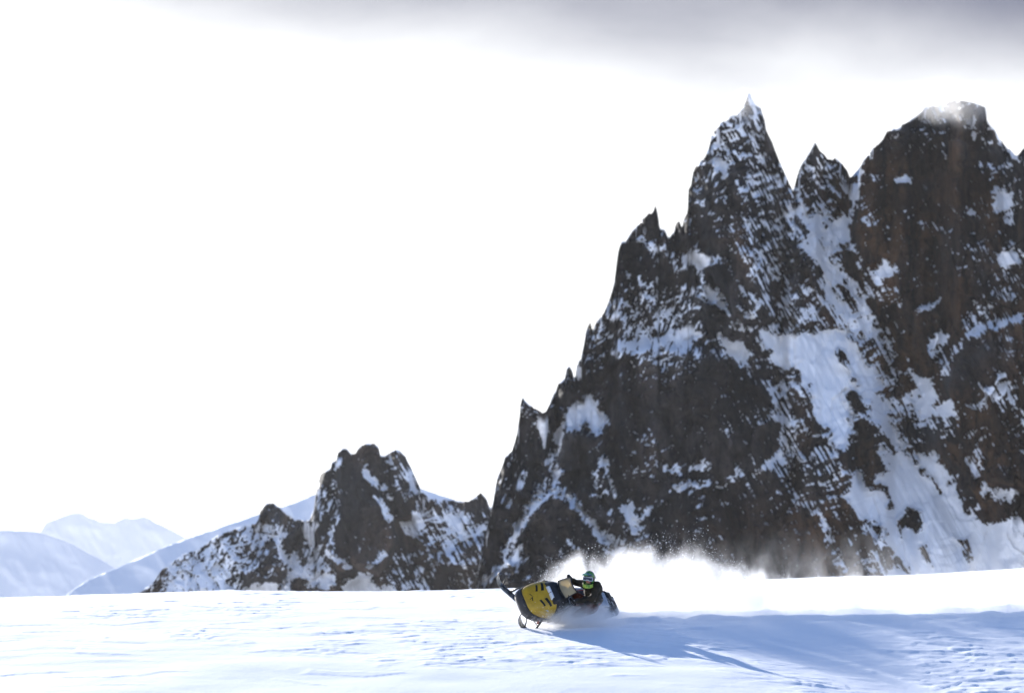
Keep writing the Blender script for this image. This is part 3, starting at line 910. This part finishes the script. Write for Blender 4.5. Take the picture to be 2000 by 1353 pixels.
def prism_bm(outline, y0, y1, bm=None):
    """outline in (x, z), extruded along y"""
    return loft_bm([[(x, y0, z) for x, z in outline], [(x, y1, z) for x, z in outline]], True, True, bm)

# ------------------------------------------------------------------ snowmobile (local axes: x forward, y left, z up)
M_YEL = mottled('yellow_hood_paint', (0.46, 0.29, 0.010), (0.36, 0.22, 0.010), 6.0, 0.32, 0, 0.5)
M_BLK = mottled('black_plastic', (0.014, 0.014, 0.015), (0.03, 0.03, 0.031), 8.0, 0.5, 0, 0.4)
M_PAN = mottled('grey_belly_plastic', (0.055, 0.05, 0.047), (0.16, 0.15, 0.145), 9.0, 0.55, 0, 0.3, lo=0.5, hi=0.7)
M_SEAT = mottled('seat_vinyl', (0.016, 0.015, 0.015), (0.028, 0.025, 0.024), 12.0, 0.6, 0, 0.3, 0.004)
M_ORG = mottled('orange_vinyl', (0.30, 0.06, 0.02), (0.22, 0.04, 0.018), 10.0, 0.6, 0, 0.3)
M_ALU = mottled('aluminium', (0.40, 0.41, 0.43), (0.55, 0.56, 0.58), 20.0, 0.4, 0.8, 0.5)
M_STEEL = mottled('ski_steel', (0.12, 0.12, 0.115), (0.22, 0.22, 0.21), 15.0, 0.4, 0.6, 0.5)
M_RUB = mottled('track_rubber', (0.03, 0.03, 0.03), (0.30, 0.32, 0.34), 7.0, 0.8, 0, 0.2, lo=0.5, hi=0.62)
M_LENS = principled('headlight_glass', (0.75, 0.78, 0.82), 0.08, 0.3, 0.8)
M_SCREEN = principled('smoked_windshield', (0.62, 0.52, 0.33), 0.25, 0.0, 0.5)
M_SCREEN.node_tree.nodes['Principled BSDF'].inputs['Transmission Weight'].default_value = 0.35
M_MARK = principled('black_decal', (0.012, 0.012, 0.012), 0.4)

YAW_F = Vector((-0.73, -0.683, 0.0)).normalized()
ROLL, NOSE = R(57.0), R(1.0)
F0 = (YAW_F * math.cos(NOSE) + Vector((0, 0, 1)) * math.sin(NOSE)).normalized()
L0 = Vector((0, 0, 1)).cross(YAW_F).normalized()
U0 = F0.cross(L0)
LV = (L0 * math.cos(ROLL) - U0 * math.sin(ROLL)).normalized()
UV = (U0 * math.cos(ROLL) + L0 * math.sin(ROLL)).normalized()
g_ski = hit_ground(1032, 1222)
SKI_REL = F0 * 0.13 + LV * 0.5 - UV * 0.86
HEAD_Y = g_ski.y - SKI_REL.y - 0.1
HEAD_W = at(1075, 1157, HEAD_Y)
ORG = HEAD_W - F0 * 0.62 - UV * 0.86

sled = bpy.data.objects.new('snowmobile', None)
col.objects.link(sled)
sled.matrix_world = Matrix(((F0.x, LV.x, UV.x, ORG.x), (F0.y, LV.y, UV.y, ORG.y), (F0.z, LV.z, UV.z, ORG.z), (0, 0, 0, 1)))
tag(sled, 'yellow-hooded snowmobile leaning hard into a turn, one ski in the air', 'snowmobile')

def arch(x, w, zb, zt, n=17, p=0.62):
    out = []
    for k in range(n):
        t = math.pi * k / (n - 1)
        c, s_ = math.cos(t), math.sin(t)
        out.append((x, w * math.copysign(abs(c) ** p, c), zb + (zt - zb) * abs(s_) ** 0.72))
    return out

HOOD = [(1.11, .17, .54, .58), (1.08, .25, .53, .63), (1.01, .31, .515, .685), (.91, .355, .50, .735), (.80, .385, .485, .79), (.66, .405, .475, .84), (.55, .41, .47, .87)]
def hood_z(x, y):
    xs = [h[0] for h in HOOD][::-1]
    w, zb, zt = (np.interp(x, xs, [h[i] for h in HOOD][::-1]) for i in (1, 2, 3))
    c = min(abs(y) / w, 0.999) ** (1 / 0.62)
    return zb + (zt - zb) * math.sqrt(1 - c * c) ** 0.72

rings = [arch(*h) for h in HOOD]
rings = [r + [(r[0][0], 0.0, r[0][2] - .005)] for r in rings]
link('hood', loft_bm(rings), M_YEL, sled, bevel=0.008)
# cowl behind the hood: black console with shoulders
CONS = [(.56, .40, .465, .86), (.42, .39, .465, .91), (.25, .33, .465, .94), (.08, .22, .48, .90), (-.06, .15, .5, .78)]
link('console', loft_bm([arch(*c) + [(c[0], 0.0, c[2] - .004)] for c in CONS]), M_BLK, sled)
# belly pan below the hood
PAN = [(1.22, .12, .48, .43), (1.19, .21, .505, .38), (1.12, .295, .525, .30), (1.0, .345, .507, .24), (.8, .39, .483, .19), (.4, .40, .47, .19), (.1, .34, .46, .24)]
def pan_ring(x, w, zt, zb, n=15):
    out = []
    for k in range(n):
        t = math.pi * k / (n - 1)
        c, s_ = math.cos(t), math.sin(t)
        out.append((x, w * math.copysign(abs(c) ** .55, c), zt - (zt - zb) * s_ ** .6))
    return out
link('belly_pan', loft_bm([pan_ring(*p) for p in PAN]), M_PAN, sled)
# rub strip where pan and hood meet
strip = [(h[0] + .006, s * (h[1] + .008), h[2] + .002) for s in (1,) for h in HOOD[::-1]] + [(h[0] + .006, -(h[1] + .008), h[2] + .002) for h in HOOD]
link('rub_strip', tube_bm(strip, 0.016, 6), M_BLK, sled)

def on_hood(name, outline, mat, lift=0.006, thick=0.014, parent=sled):
    """a flat shape (x, y) laid over the hood's curve"""
    bm = bmesh.new()
    outline = [(a[0] + (b[0] - a[0]) * k / 4, a[1] + (b[1] - a[1]) * k / 4) for a, b in zip(outline, outline[1:] + outline[:1]) for k in range(4)]
    cx = sum(p[0] for p in outline) / len(outline)
    cy_ = sum(p[1] for p in outline) / len(outline)
    rings = []
    for f in (1.0, 0.5):
        rings.append([((cx + (x - cx) * f), (cy_ + (y - cy_) * f)) for x, y in outline])
    top = [[bm.verts.new((x, y, hood_z(x, y) + lift)) for x, y in r] for r in rings]
    bot = [bm.verts.new((x, y, hood_z(x, y) + lift - thick)) for x, y in rings[0]]
    n = len(outline)
    for i in range(n):
        j = (i + 1) % n
        bm.faces.new((top[0][i], top[0][j], top[1][j], top[1][i]))
        bm.faces.new((bot[i], bot[j], top[0][j], top[0][i]))
    bm.faces.new(top[1])
    return link(name, bm, mat, parent, False)

for s in (-1, 1):                                              # two slanted slots each side of the headlight
    on_hood('hood_vent', [(.79, s * .10), (.73, s * .09), (.66, s * .28), (.70, s * .29)], M_MARK)
    on_hood('hood_vent', [(.90, s * .11), (.86, s * .10), (.80, s * .25), (.83, s * .26)], M_MARK)
    on_hood('side_decal', [(.80, s * .33), (.76, s * .33), (.72, s * .355), (.74, s * .36)], M_ALU)
# small dark emblem low on the nose: a winged squiggle of three strokes
for pts in ([(1.06, .03), (1.045, .035), (.985, -.01), (.99, -.02)], [(1.03, .075), (1.015, .08), (1.0, .01), (1.012, .0)], [(1.0, -.03), (.99, -.025), (1.02, -.085), (1.035, -.085)]):
    on_hood('emblem', pts, M_MARK, 0.004, 0.008)

bez = link('headlight_bezel', loft_bm([[(.60 + dx, y * k, .845 + z * k + dz) for y, z in [(-.25, -.02), (-.2, -.055), (.2, -.055), (.25, -.02), (.2, .05), (-.2, .05)]] for dx, dz, k in ((-.1, .05, 1.1), (.02, .0, 1.08), (.035, .0, .95))]), M_BLK, sled, False, .006)
for s in (-1, 1):
    link('headlight', loft_bm([[(.637 + dx, s * (.078 + y * k), .85 + z * k) for y, z in [(-.074, -.045), (-.06, -.06), (.06, -.06), (.09, -.02), (.06, .055), (-.07, .06)]] for dx, k in ((-.03, 1.0), (.008, 1.0), (.02, .8))]), M_LENS, bez, False, .004)

# windshield: curved smoked screen with a dark edge
def ws(y, t):
    return Vector((.40 - .17 * t - 1.3 * y * y, (y - .02) * (1 - .16 * t), .955 + .21 * t - .25 * y * y))
def sheet_bm(fn, us, vs, th):
    bm = bmesh.new()
    g = [[bm.verts.new(fn(u, v)) for u in us] for v in vs]
    for r0, r1 in zip(g[:-1], g[1:]):
        for i in range(len(us) - 1):
            bm.faces.new((r0[i], r0[i + 1], r1[i + 1], r1[i]))
    bmesh.ops.solidify(bm, geom=bm.faces[:], thickness=th)
    return bm
yy = [i * .02 - .22 for i in range(23)]
wsh = link('windshield', sheet_bm(ws, yy, [0, .25, .5, .75, 1], .006), M_SCREEN, sled)
link('windshield_trim', tube_bm([ws(y, -.02) for y in yy], .017, 6), M_BLK, wsh)
link('windshield_trim', tube_bm([ws(-.22, t) for t in (0, .5, 1)] + [ws(y, 1.02) for y in yy] + [ws(.22, t) for t in (1, .5, 0)], .012, 6), M_BLK, wsh)

# handlebar turned to the right (counter-steer)
ST = R(-12)
def steer(p, c=(.20, 0)):
    x, y, z = p
    return Vector((c[0] + x * math.cos(ST) - y * math.sin(ST), c[1] + x * math.sin(ST) + y * math.cos(ST), z))
bar = link('handlebar', tube_bm(spline([steer(p) for p in ((-.08, .36, 1.0), (-.03, .24, 1.02), (.0, .12, 1.0), (0, 0, .99), (0, -.12, 1.0), (-.03, -.24, 1.02), (-.08, -.36, 1.0))]), .013), M_BLK, sled)
for s in (-1, 1):
    link('grip', tube_bm([steer((-.05, s * .25, 1.018)), steer((-.08, s * .37, 1.0))], .02), M_SEAT, bar)
link('brake_lever', tube_bm(spline([steer(p) for p in ((.0, .2, 1.02), (.06, .25, 1.0), (.05, .36, .99))]), .008, 6), M_ALU, bar)
link('hand_guard', tube_bm(spline([steer(p) for p in ((-.09, .38, 1.0), (.02, .40, 1.02), (.08, .30, 1.03), (.06, .16, 1.01))]), [.008] * 19, 6), M_BLK, bar)
link('bar_pad', box_bm((-.05 + .2, -.09, .97), (.05 + .2, .09, 1.05)), M_SEAT, bar, True, .02)
link('steering_post', tube_bm([(.30, 0, .85), (.20, 0, .99)], .025), M_BLK, sled)

# tunnel, seat, boards
link('tunnel', loft_bm([[(x, -.21, z0), (x, .21, z0), (x, .21, z1), (x, .16, z1 + .04), (x, -.16, z1 + .04), (x, -.21, z1)] for x, z0, z1 in ((.3, .30, .5), (-.6, .32, .5), (-1.15, .36, .52), (-1.3, .38, .53))]), M_ALU, sled, False, .008)
seat = link('seat', loft_bm([[(x, -w, z0), (x, w, z0), (x, w * 1.06, z0 + (z1 - z0) * .5), (x, w * .82, z1), (x, 0, z1 + .015), (x, -w * .82, z1), (x, -w * 1.06, z0 + (z1 - z0) * .5)] for x, w, z0, z1 in
     ((.02, .10, .55, .68), (-.1, .13, .55, .72), (-.35, .15, .55, .71), (-.7, .16, .55, .72), (-.9, .17, .55, .76), (-1.0, .15, .56, .74))]), M_SEAT, sled, True, .02)
for s in (-1, 1):
    link('seat_panel', loft_bm([[(x, s * (w + a), z + b) for a, b in ((.0, 0), (.016, .0), (.018, .09), (.0, .09))] for x, w, z in ((-.12, .142, .575), (-.5, .158, .58), (-.92, .176, .59))]), M_ORG, seat, False)
    rb = link('running_board', loft_bm([[(x, s * a, z) for a, z in ((.21, z0 + .02), (.21, z0), (w, z0 - .01), (w + .015, z0 + .03), (w, z0 + .035), (w - .015, z0 + .01))] for x, w, z0 in ((.28, .43, .30), (-.4, .43, .3), (-1.05, .40, .32), (-1.25, .36, .34))]), M_ALU, sled, False)
    link('toe_hold', tube_bm(spline([(.25, s * .44, .33), (.22, s * .42, .45), (.2, s * .3, .5)]), .014, 6), M_BLK, rb)
    link('side_panel', loft_bm([[(x, s * a, z) for a, z in ((w, .33), (w + .02, .34), (w2 + .02, .72), (w2, .73))] for x, w, w2 in ((.5, .40, .38), (.2, .38, .31), (-.05, .30, .2))]), M_BLK, sled, False)
link('rear_bumper', tube_bm(spline([(-1.15, -.19, .55), (-1.32, -.2, .56), (-1.37, -.12, .57), (-1.38, 0, .57), (-1.37, .12, .57), (-1.32, .2, .56), (-1.15, .19, .55)]), .014, 8), M_BLK, sled)
link('snow_flap', loft_bm([[(x, -.2, z), (x, .2, z), (x + .008, .2, z + .014), (x + .008, -.2, z + .014)] for x, z in ((-1.26, .53), (-1.40, .53), (-1.52, .50), (-1.58, .46))]), M_RUB, sled, False)

# track: belt loop with lugs, rails and wheels
def belt(t):
    """closed path in (x, z)"""
    path = [(.05, .36), (.22, .28), (.1, .14), (-.15, .03), (-.6, .0), (-1.2, .0), (-1.6, .07), (-1.82, .21), (-1.75, .35), (-1.4, .38), (-.8, .37)]
    n = len(path)
    i = int(t * n) % n
    f = t * n - int(t * n)
    a, b = path[i], path[(i + 1) % n]
    return Vector((a[0] + (b[0] - a[0]) * f, 0, a[1] + (b[1] - a[1]) * f))
pts = [belt(k / 66) for k in range(66)]
bm = bmesh.new()
rg = []
for k in range(66):
    t = (pts[(k + 1) % 66] - pts[k - 1]).normalized()
    nrm = Vector((t.z, 0, -t.x))
    p = pts[k]
    h = .012 + (.032 if k % 2 == 0 else 0)
    rg.append([bm.verts.new(p + nrm * a + Vector((0, y, 0))) for y, a in ((-.19, -.01), (.19, -.01), (.19, h), (-.19, h))])
for k in range(66):
    a, b = rg[k], rg[(k + 1) % 66]
    for i in range(4):
        bm.faces.new((a[i], a[(i + 1) % 4], b[(i + 1) % 4], b[i]))
trk = link('track', bm, M_RUB, sled, False)
for x, z, r in ((-1.64, .21, .12), (-.9, .12, .08), (-.3, .14, .08), (.08, .26, .1)):
    for s in (-1, 1):
        link('idler_wheel', tube_bm([(x, s * .10, z), (x, s * .14, z)], r, 14), M_BLK, trk)
for s in (-1, 1):
    link('slide_rail', prism_bm([(.05, .16), (-.2, .06), (-1.5, .06), (-1.5, .10), (-.2, .11)], s * .07, s * .09), M_ALU, trk, False)

# skis, spindles, arms
SA = R(-50)
for s in (-1, 1):
    C = Vector((.76, .50, 0)) if s > 0 else Vector((.82, -.55, -.06))     # the unloaded ski droops
    def sk(x, y, z, a=SA, C=C):
        return Vector((C.x + x * math.cos(a) - y * math.sin(a), C.y + x * math.sin(a) + y * math.cos(a), C.z + z))
    prof = [(-.46, .05, .055), (-.42, .012, .065), (-.2, .0, .07), (.1, .0, .07), (.26, .015, .07), (.36, .06, .068), (.43, .13, .06), (.46, .20, .045)]
    ski = link('ski', loft_bm([[sk(x, -w, z), sk(x, w, z), sk(x - .012 * (z > .02), w, z + .022), sk(x, w * .5, z + .03), sk(x, -w * .5, z + .03), sk(x - .012 * (z > .02), -w, z + .022)] for x, z, w in prof]), M_STEEL, sled, False, .004)
    link('ski_loop', tube_bm(spline([sk(.455, 0, .20), sk(.45, 0, .27), sk(.37, 0, .30), sk(.29, 0, .24), sk(.2, 0, .05)]), .015, 8), M_BLK, ski)
    link('ski_rail', tube_bm([sk(-.3, 0, .03), sk(-.2, 0, .06), sk(.1, 0, .06), sk(.22, 0, .04)], .016, 6), M_BLK, ski)
    link('wear_bar', tube_bm([sk(-.3, 0, -.005), sk(.2, 0, -.005)], .008, 6), M_STEEL, ski)
    link('spindle', tube_bm([sk(0, 0, .05), (C.x - .03, C.y - s * .05, C.z + .3), (.72, s * .40, .46)], [.03, .022, .02], 8), M_BLK, sled)
    arm = link('suspension_arm', tube_bm([(.74, s * .46, .26), (.92, s * .2, .34)], .014, 6), M_STEEL, sled)
    link('suspension_strut', tube_bm([(.74, s * .46, .26), (.55, s * .2, .34)], .014, 6), M_STEEL, arm)
    link('tie_rod', tube_bm([(.72, s * .44, .42), (.66, s * .2, .46)], .011, 6), M_STEEL, arm)
    link('shock', tube_bm([(.75, s * .42, .3), (.72, s * .24, .55)], .028, 8), M_ORG, arm)

# ------------------------------------------------------------------ rider
M_JACKET = mottled('dark_jacket', (0.020, 0.017, 0.012), (0.045, 0.034, 0.020), 7.0, 0.75, 0, 0.2, 0.012)
M_PANTS = mottled('rust_trousers', (0.10, 0.026, 0.010), (0.035, 0.014, 0.010), 6.0, 0.75, 0, 0.2, 0.012)
M_GLOVE = mottled('black_glove', (0.014, 0.014, 0.013), (0.03, 0.028, 0.024), 20.0, 0.6, 0, 0.3)
M_SKIN = mottled('skin', (0.45, 0.20, 0.14), (0.38, 0.15, 0.11), 20.0, 0.5, 0, 0.4)
M_HELM = mottled('green_helmet_paint', (0.07, 0.22, 0.035), (0.02, 0.055, 0.02), 11.0, 0.25, 0, 0.5, lo=0.46, hi=0.54)
M_CHIN = mottled('lime_helmet_paint', (0.32, 0.45, 0.05), (0.10, 0.25, 0.04), 14.0, 0.3, 0, 0.5, lo=0.5, hi=0.58)
M_GOG = principled('goggle_lens', (0.02, 0.03, 0.06), 0.05, 0.6, 0.8)
M_GFR = mottled('goggle_frame', (0.55, 0.58, 0.6), (0.25, 0.3, 0.35), 20.0, 0.5)

def limb(bm, p0, r0, p1, r1, seg=12):
    p0, p1 = Vector(p0), Vector(p1)
    d = p1 - p0
    t = d.normalized()
    pts, rr = [], []
    for k in range(4):
        a = math.pi / 2 * (k + .4) / 4.4
        pts.append(p0 - t * r0 * math.cos(a)); rr.append(r0 * math.sin(a))
    for k in range(5):
        f = k / 4
        pts.append(p0 + d * f); rr.append(r0 + (r1 - r0) * f)
    for k in range(3, -1, -1):
        a = math.pi / 2 * (k + .4) / 4.4
        pts.append(p1 + t * r1 * math.cos(a)); rr.append(r1 * math.sin(a))
    tube_bm(pts, rr, seg, bm)

def blob(bm, c, ax, rads):
    r = bmesh.ops.create_uvsphere(bm, u_segments=16, v_segments=10, radius=1)
    m = Matrix((ax[0], ax[1], ax[2])).transposed()
    for v in r['verts']:
        v.co = Vector(c) + m @ Vector((v.co.x * rads[0], v.co.y * rads[1], v.co.z * rads[2]))

def remeshed(name, bm, mat, parent, voxel, smooth=6, wrinkle=0.0):
    o = link(name, bm, mat, None)
    r = o.modifiers.new('r', 'REMESH')
    r.mode = 'VOXEL'
    r.voxel_size = voxel
    sm = o.modifiers.new('s', 'SMOOTH')
    sm.iterations = smooth
    sm.factor = 0.5
    dg = bpy.context.evaluated_depsgraph_get()
    me = bpy.data.meshes.new_from_object(o.evaluated_get(dg))
    bpy.data.objects.remove(o)
    if wrinkle:
        me.update()
        co = np.empty(len(me.vertices) * 3); me.vertices.foreach_get('co', co); co = co.reshape(-1, 3)
        no = np.empty(len(me.vertices) * 3); me.vertices.foreach_get('normal', no); no = no.reshape(-1, 3)
        n = fbm(co[:, 0] * 14 + co[:, 1] * 5, co[:, 2] * 16 - co[:, 1] * 7, 3, 3, ridged=True) - .6
        me.vertices.foreach_set('co', (co + no * (n * wrinkle)[:, None]).ravel())
    for p in me.polygons:
        p.use_smooth = True
    me.materials.clear()
    me.materials.append(mat)
    o = bpy.data.objects.new(name, me)
    col.objects.link(o)
    o.parent = parent
    return o

rider = bpy.data.objects.new('person', None)
col.objects.link(rider)
tag(rider, 'rider in dark jacket and green full-face helmet gripping the snowmobile handlebar', 'person')

def S(x, y, z):                                                   # sled-local point in the world
    return ORG + F0 * x + LV * y + UV * z
HY = HEAD_Y - .30
J = dict(
    hip=at(1153, 1183, HY + .72), waist=at(1155, 1169, HY + .70), chest=at(1157, 1153, HY + .62), neck=at(1153, 1141, HY + .52), head=at(1150.5, 1130, HY + .42),
    r_sh=at(1140, 1140, HY + .70), l_sh=at(1166, 1143, HY + .45), r_hip=at(1144, 1178, HY + .80), l_hip=at(1156, 1187, HY + .62))
gr_r, gr_l = S(*steer((-.065, -.31, 1.01))), S(*steer((-.065, .31, 1.01)))
J['r_hand'] = gr_r
J['l_hand'] = gr_l
J['r_el'] = at(1124, 1137, HY + .86)
J['l_el'] = at(1158, 1168, HY + .25)
J['r_knee'] = S(-.02, -.27, .66)
J['r_foot'] = S(-.16, -.36, .40)
J['l_knee'] = S(-.12, .44, .72)
J['l_foot'] = S(-.20, .36, .38)
rider.location = J['hip']

def rel(p):
    return Vector(p) - J['hip']
Q = {k: rel(v) for k, v in J.items()}
bm = bmesh.new()
side = (Q['l_sh'] - Q['r_sh']).normalized()
upv = (Q['neck'] - Q['hip']).normalized()
fr = side.cross(upv).normalized()
if fr.y > 0:
    fr = -fr
blob(bm, Q['hip'], (side, fr, upv), (.20, .16, .15))
blob(bm, Q['waist'] - fr * .02, (side, fr, upv), (.20, .165, .18))
blob(bm, Q['chest'] - fr * .03, (side, fr, upv), (.225, .18, .20))
limb(bm, Q['r_sh'], .095, Q['l_sh'], .095)
limb(bm, Q['chest'], .12, Q['neck'], .075)
limb(bm, Q['neck'], .065, Q['head'] - Vector((0, 0, .06)), .06)
for s in 'rl':
    limb(bm, Q[s + '_sh'], .09, Q[s + '_el'], .068)
    limb(bm, Q[s + '_el'], .07, Q[s + '_hand'] + (Q[s + '_el'] - Q[s + '_hand']).normalized() * .07, .047)
    limb(bm, Q[s + '_hip'], .11, Q[s + '_knee'], .08)
    limb(bm, Q[s + '_knee'], .08, Q[s + '_foot'], .055)
body = remeshed('body', bm, M_JACKET, rider, .016, 5, .02)
bm = bmesh.new()
blob(bm, Q['hip'] - upv * .03, (side, fr, upv), (.2, .162, .13))
for s in 'rl':
    limb(bm, Q[s + '_hip'], .122, Q[s + '_knee'], .093)
    limb(bm, Q[s + '_knee'], .093, Q[s + '_foot'], .07)
remeshed('trousers', bm, M_PANTS, rider, .018, 4, .022)
for s in 'rl':
    k, f = Q[s + '_knee'], Q[s + '_foot']
    bm = bmesh.new()
    sh = (f - k).normalized()
    limb(bm, f - sh * .14, .076, f, .066)
    limb(bm, f + sh * .04 - F0 * .04, .056, f + sh * .06 + F0 * .17, .045)
    remeshed('boot', bm, M_GLOVE, rider, .014, 3)
    # glove: palm, four curled fingers of unequal length, thumb from the side
    h = Q[s + '_hand']
    sg = -1 if s == 'r' else 1
    ax = (S(*steer((-.08, sg * .37, 1.0))) - S(*steer((-.05, sg * .25, 1.018)))).normalized()
    w = (Q[s + '_el'] - h).normalized()
    w = (w - ax * w.dot(ax)).normalized()
    n3 = ax.cross(w)
    if n3.dot(UV) < 0:
        n3 = -n3
    bm = bmesh.new()
    limb(bm, h + w * .085, .045, h + w * .04 + n3 * .02, .04)
    for off, ln in ((-.036, .9), (-.012, 1.0), (.012, .95), (.036, .78)):
        b0 = h + ax * off + w * .035 + n3 * .028
        b1 = h + ax * off - w * .012 * ln + n3 * .042
        b2 = h + ax * off - w * .042 * ln + n3 * .005
        b3 = h + ax * off - w * .02 * ln - n3 * .032
        limb(bm, b0, .0125, b1, .012, 8)
        limb(bm, b1, .012, b2, .0115, 8)
        limb(bm, b2, .0115, b3, .010, 8)
    t0 = h - ax * .04 * 1 + w * .05
    limb(bm, t0, .015, h - ax * .052 + w * .005 - n3 * .028, .0125, 8)
    limb(bm, h - ax * .052 + w * .005 - n3 * .028, .0125, h - ax * .035 - w * .03 - n3 * .03, .011, 8)
    remeshed('glove', bm, M_GLOVE, rider, .006, 2)

# helmet (axes: hf forward, hs to the rider's left, hu up)
hf = Vector((-.28, -.93, -.22)).normalized()
hs = Vector((0, 0, 1)).cross(hf).normalized()
hs = (hs + Vector((0, 0, -.10))).normalized()
hu = hf.cross(hs).normalized()
HC = Q['head']
def H(f, s, u):
    return HC + hf * f + hs * s + hu * u
def shell_bm(r_f, r_s, r_u, c, cut, th=.012):
    bm = bmesh.new()
    bmesh.ops.create_uvsphere(bm, u_segments=28, v_segments=20, radius=1)
    kill = [f for f in bm.faces if cut(f.calc_center_median())]
    bmesh.ops.delete(bm, geom=kill, context='FACES')
    for v in bm.verts:
        v.co = H(c[0] + v.co.x * r_f, c[1] + v.co.y * r_s, c[2] + v.co.z * r_u)
    bmesh.ops.recalc_face_normals(bm, faces=bm.faces)
    bmesh.ops.solidify(bm, geom=bm.faces[:], thickness=th)
    return bm
helmet = link('helmet', shell_bm(.155, .128, .155, (0, 0, .02), lambda p: (p.x > .45 and -.62 < p.z < .42 and abs(p.y) < .72) or p.z < -.86), M_HELM, rider)
ch = []
for k in range(13):
    t = -1.25 + 2.5 * k / 12
    f, s_ = .185 * math.cos(t) ** .8 + .0, .122 * math.sin(t)
    z = -.10 - .012 * math.cos(t)
    ch.append([H(f, s_, z - .045), H(f * .93, s_ * .93, z - .05), H(f * .93, s_ * .93, z + .03), H(f, s_, z + .035 - .01 * math.cos(t))])
link('chin_guard', loft_bm(ch), M_CHIN, helmet, False, .008)
link('visor', loft_bm([[H(.10 + .0 * a, y, .125 + .03 * (1 - (y / .12) ** 2)) for y in (-.12, -.07, 0, .07, .12)] + [H(.10, y, .117 + .03 * (1 - (y / .12) ** 2)) for y in (.12, .07, 0, -.07, -.12)] for a in (0,)] +
     [[H(.24, y * .75, .13 + .02 * (1 - (y / .12) ** 2)) for y in (-.12, -.07, 0, .07, .12)] + [H(.24, y * .75, .124 + .02 * (1 - (y / .12) ** 2)) for y in (.12, .07, 0, -.07, -.12)]]), M_HELM, helmet, False)
def gog(y, z, d=0):
    return H(.128 + d - 2.6 * y * y, y, .035 + z)
ys_ = [-.1 + .02 * k for k in range(11)]
lens = [gog(y, .038 - .6 * y * y, .006) for y in ys_] + [gog(y, -.034 + (.012 if abs(y) < .03 else -.004), .006) for y in ys_[::-1]]
g = link('goggles', tube_bm(lens, .011, 6, closed=True), M_GFR, helmet)
bm = bmesh.new()
bm.faces.new([bm.verts.new(p) for p in lens])
bmesh.ops.triangulate(bm, faces=bm.faces)
bmesh.ops.solidify(bm, geom=bm.faces[:], thickness=.006)
link('goggle_lens', bm, M_GOG, g, False)
for s in (-1, 1):
    link('goggle_strap', loft_bm([[H(f, s * y, .035 + dz), H(f, s * (y + .004), .035 + dz)][::1] + [H(f, s * (y + .004), .035 - dz), H(f, s * y, .035 - dz)] for f, y, dz in ((.1, .106, .018), (.05, .126, .018), (-.03, .130, .018), (-.10, .104, .018))]), M_BLK, g, False)
# face inside the helmet: head with brow, nose, mouth, ears
bm = bmesh.new()
blob(bm, H(.0, 0, .02), (hf, hs, hu), (.105, .08, .125))
limb(bm, H(.095, 0, .02), .012, H(.118, 0, -.02), .016, 8)
limb(bm, H(.088, -.025, -.058), .010, H(.088, .025, -.058), .010, 8)
limb(bm, H(.07, -.03, -.088), .03, H(.07, .03, -.088), .03, 8)
for s in (-1, 1):
    blob(bm, H(.085, s * .03, .035), (hf, hs, hu), (.018, .022, .012))
    blob(bm, H(-.005, s * .08, .01), (hf, hs, hu), (.02, .01, .03))
remeshed('face', bm, M_SKIN, rider, .007, 2)

# ------------------------------------------------------------------ loose snow grains flung out of the spray
def snow_grains():
    rng = np.random.default_rng(11)
    pts, rad = [], []
    for _ in range(2600):
        if rng.random() < 0.62:                                        # fringe of the curtain
            x = rng.uniform(0.1, 4.9)
            h = np.interp(x, [0, .35, .8, 1.4, 2.4, 3.3, 4.0, 4.3, 5], [.45, .85, 1.25, 1.42, 1.55, 1.66, 1.75, 1.35, .95])
            p = (0.2 + x + rng.normal(0, .05), 74.6 + rng.normal(0, .45), float(ground_base(1.0, 74.6)) - .1 + h * (0.92 + rng.normal(0, .13)))
        else:                                                          # thrown off the buried side of the sled
            u, v = rng.uniform(1035, 1215), 1212 - abs(rng.normal(0, 17))
            q = at(u, v, 72.2 + rng.normal(0, .35))
            p = (q.x, q.y, q.z)
        pts.append(p)
        rad.append(min(rng.lognormal(-5.5, .5), .012))
    ico = bmesh.new()
    bmesh.ops.create_icosphere(ico, subdivisions=1, radius=1)
    vb = np.array([v.co[:] for v in ico.verts])
    fb = np.array([[v.index for v in f.verts] for f in ico.faces])
    ico.free()
    pts, rad = np.array(pts), np.array(rad)
    keep = pts[:, 2] > ground_base(pts[:, 0], pts[:, 1]) + .02
    pts, rad = pts[keep], rad[keep]
    n = len(pts)
    sq = rng.uniform(.6, 1.3, (n, 1, 3))
    V = pts[:, None, :] + vb[None] * rad[:, None, None] * sq
    Fc = fb[None] + (np.arange(n) * len(vb))[:, None, None]
    me = bpy.data.meshes.new('snow_grains')
    me.from_pydata(V.reshape(-1, 3).tolist(), [], Fc.reshape(-1, 3).tolist())
    me.materials.append(M_SNOW)
    o = bpy.data.objects.new('snow_grains', me)
    col.objects.link(o)
    tag(o, 'flying grains and crumbs of snow round the edge of the spray', kind='stuff')
snow_grains()
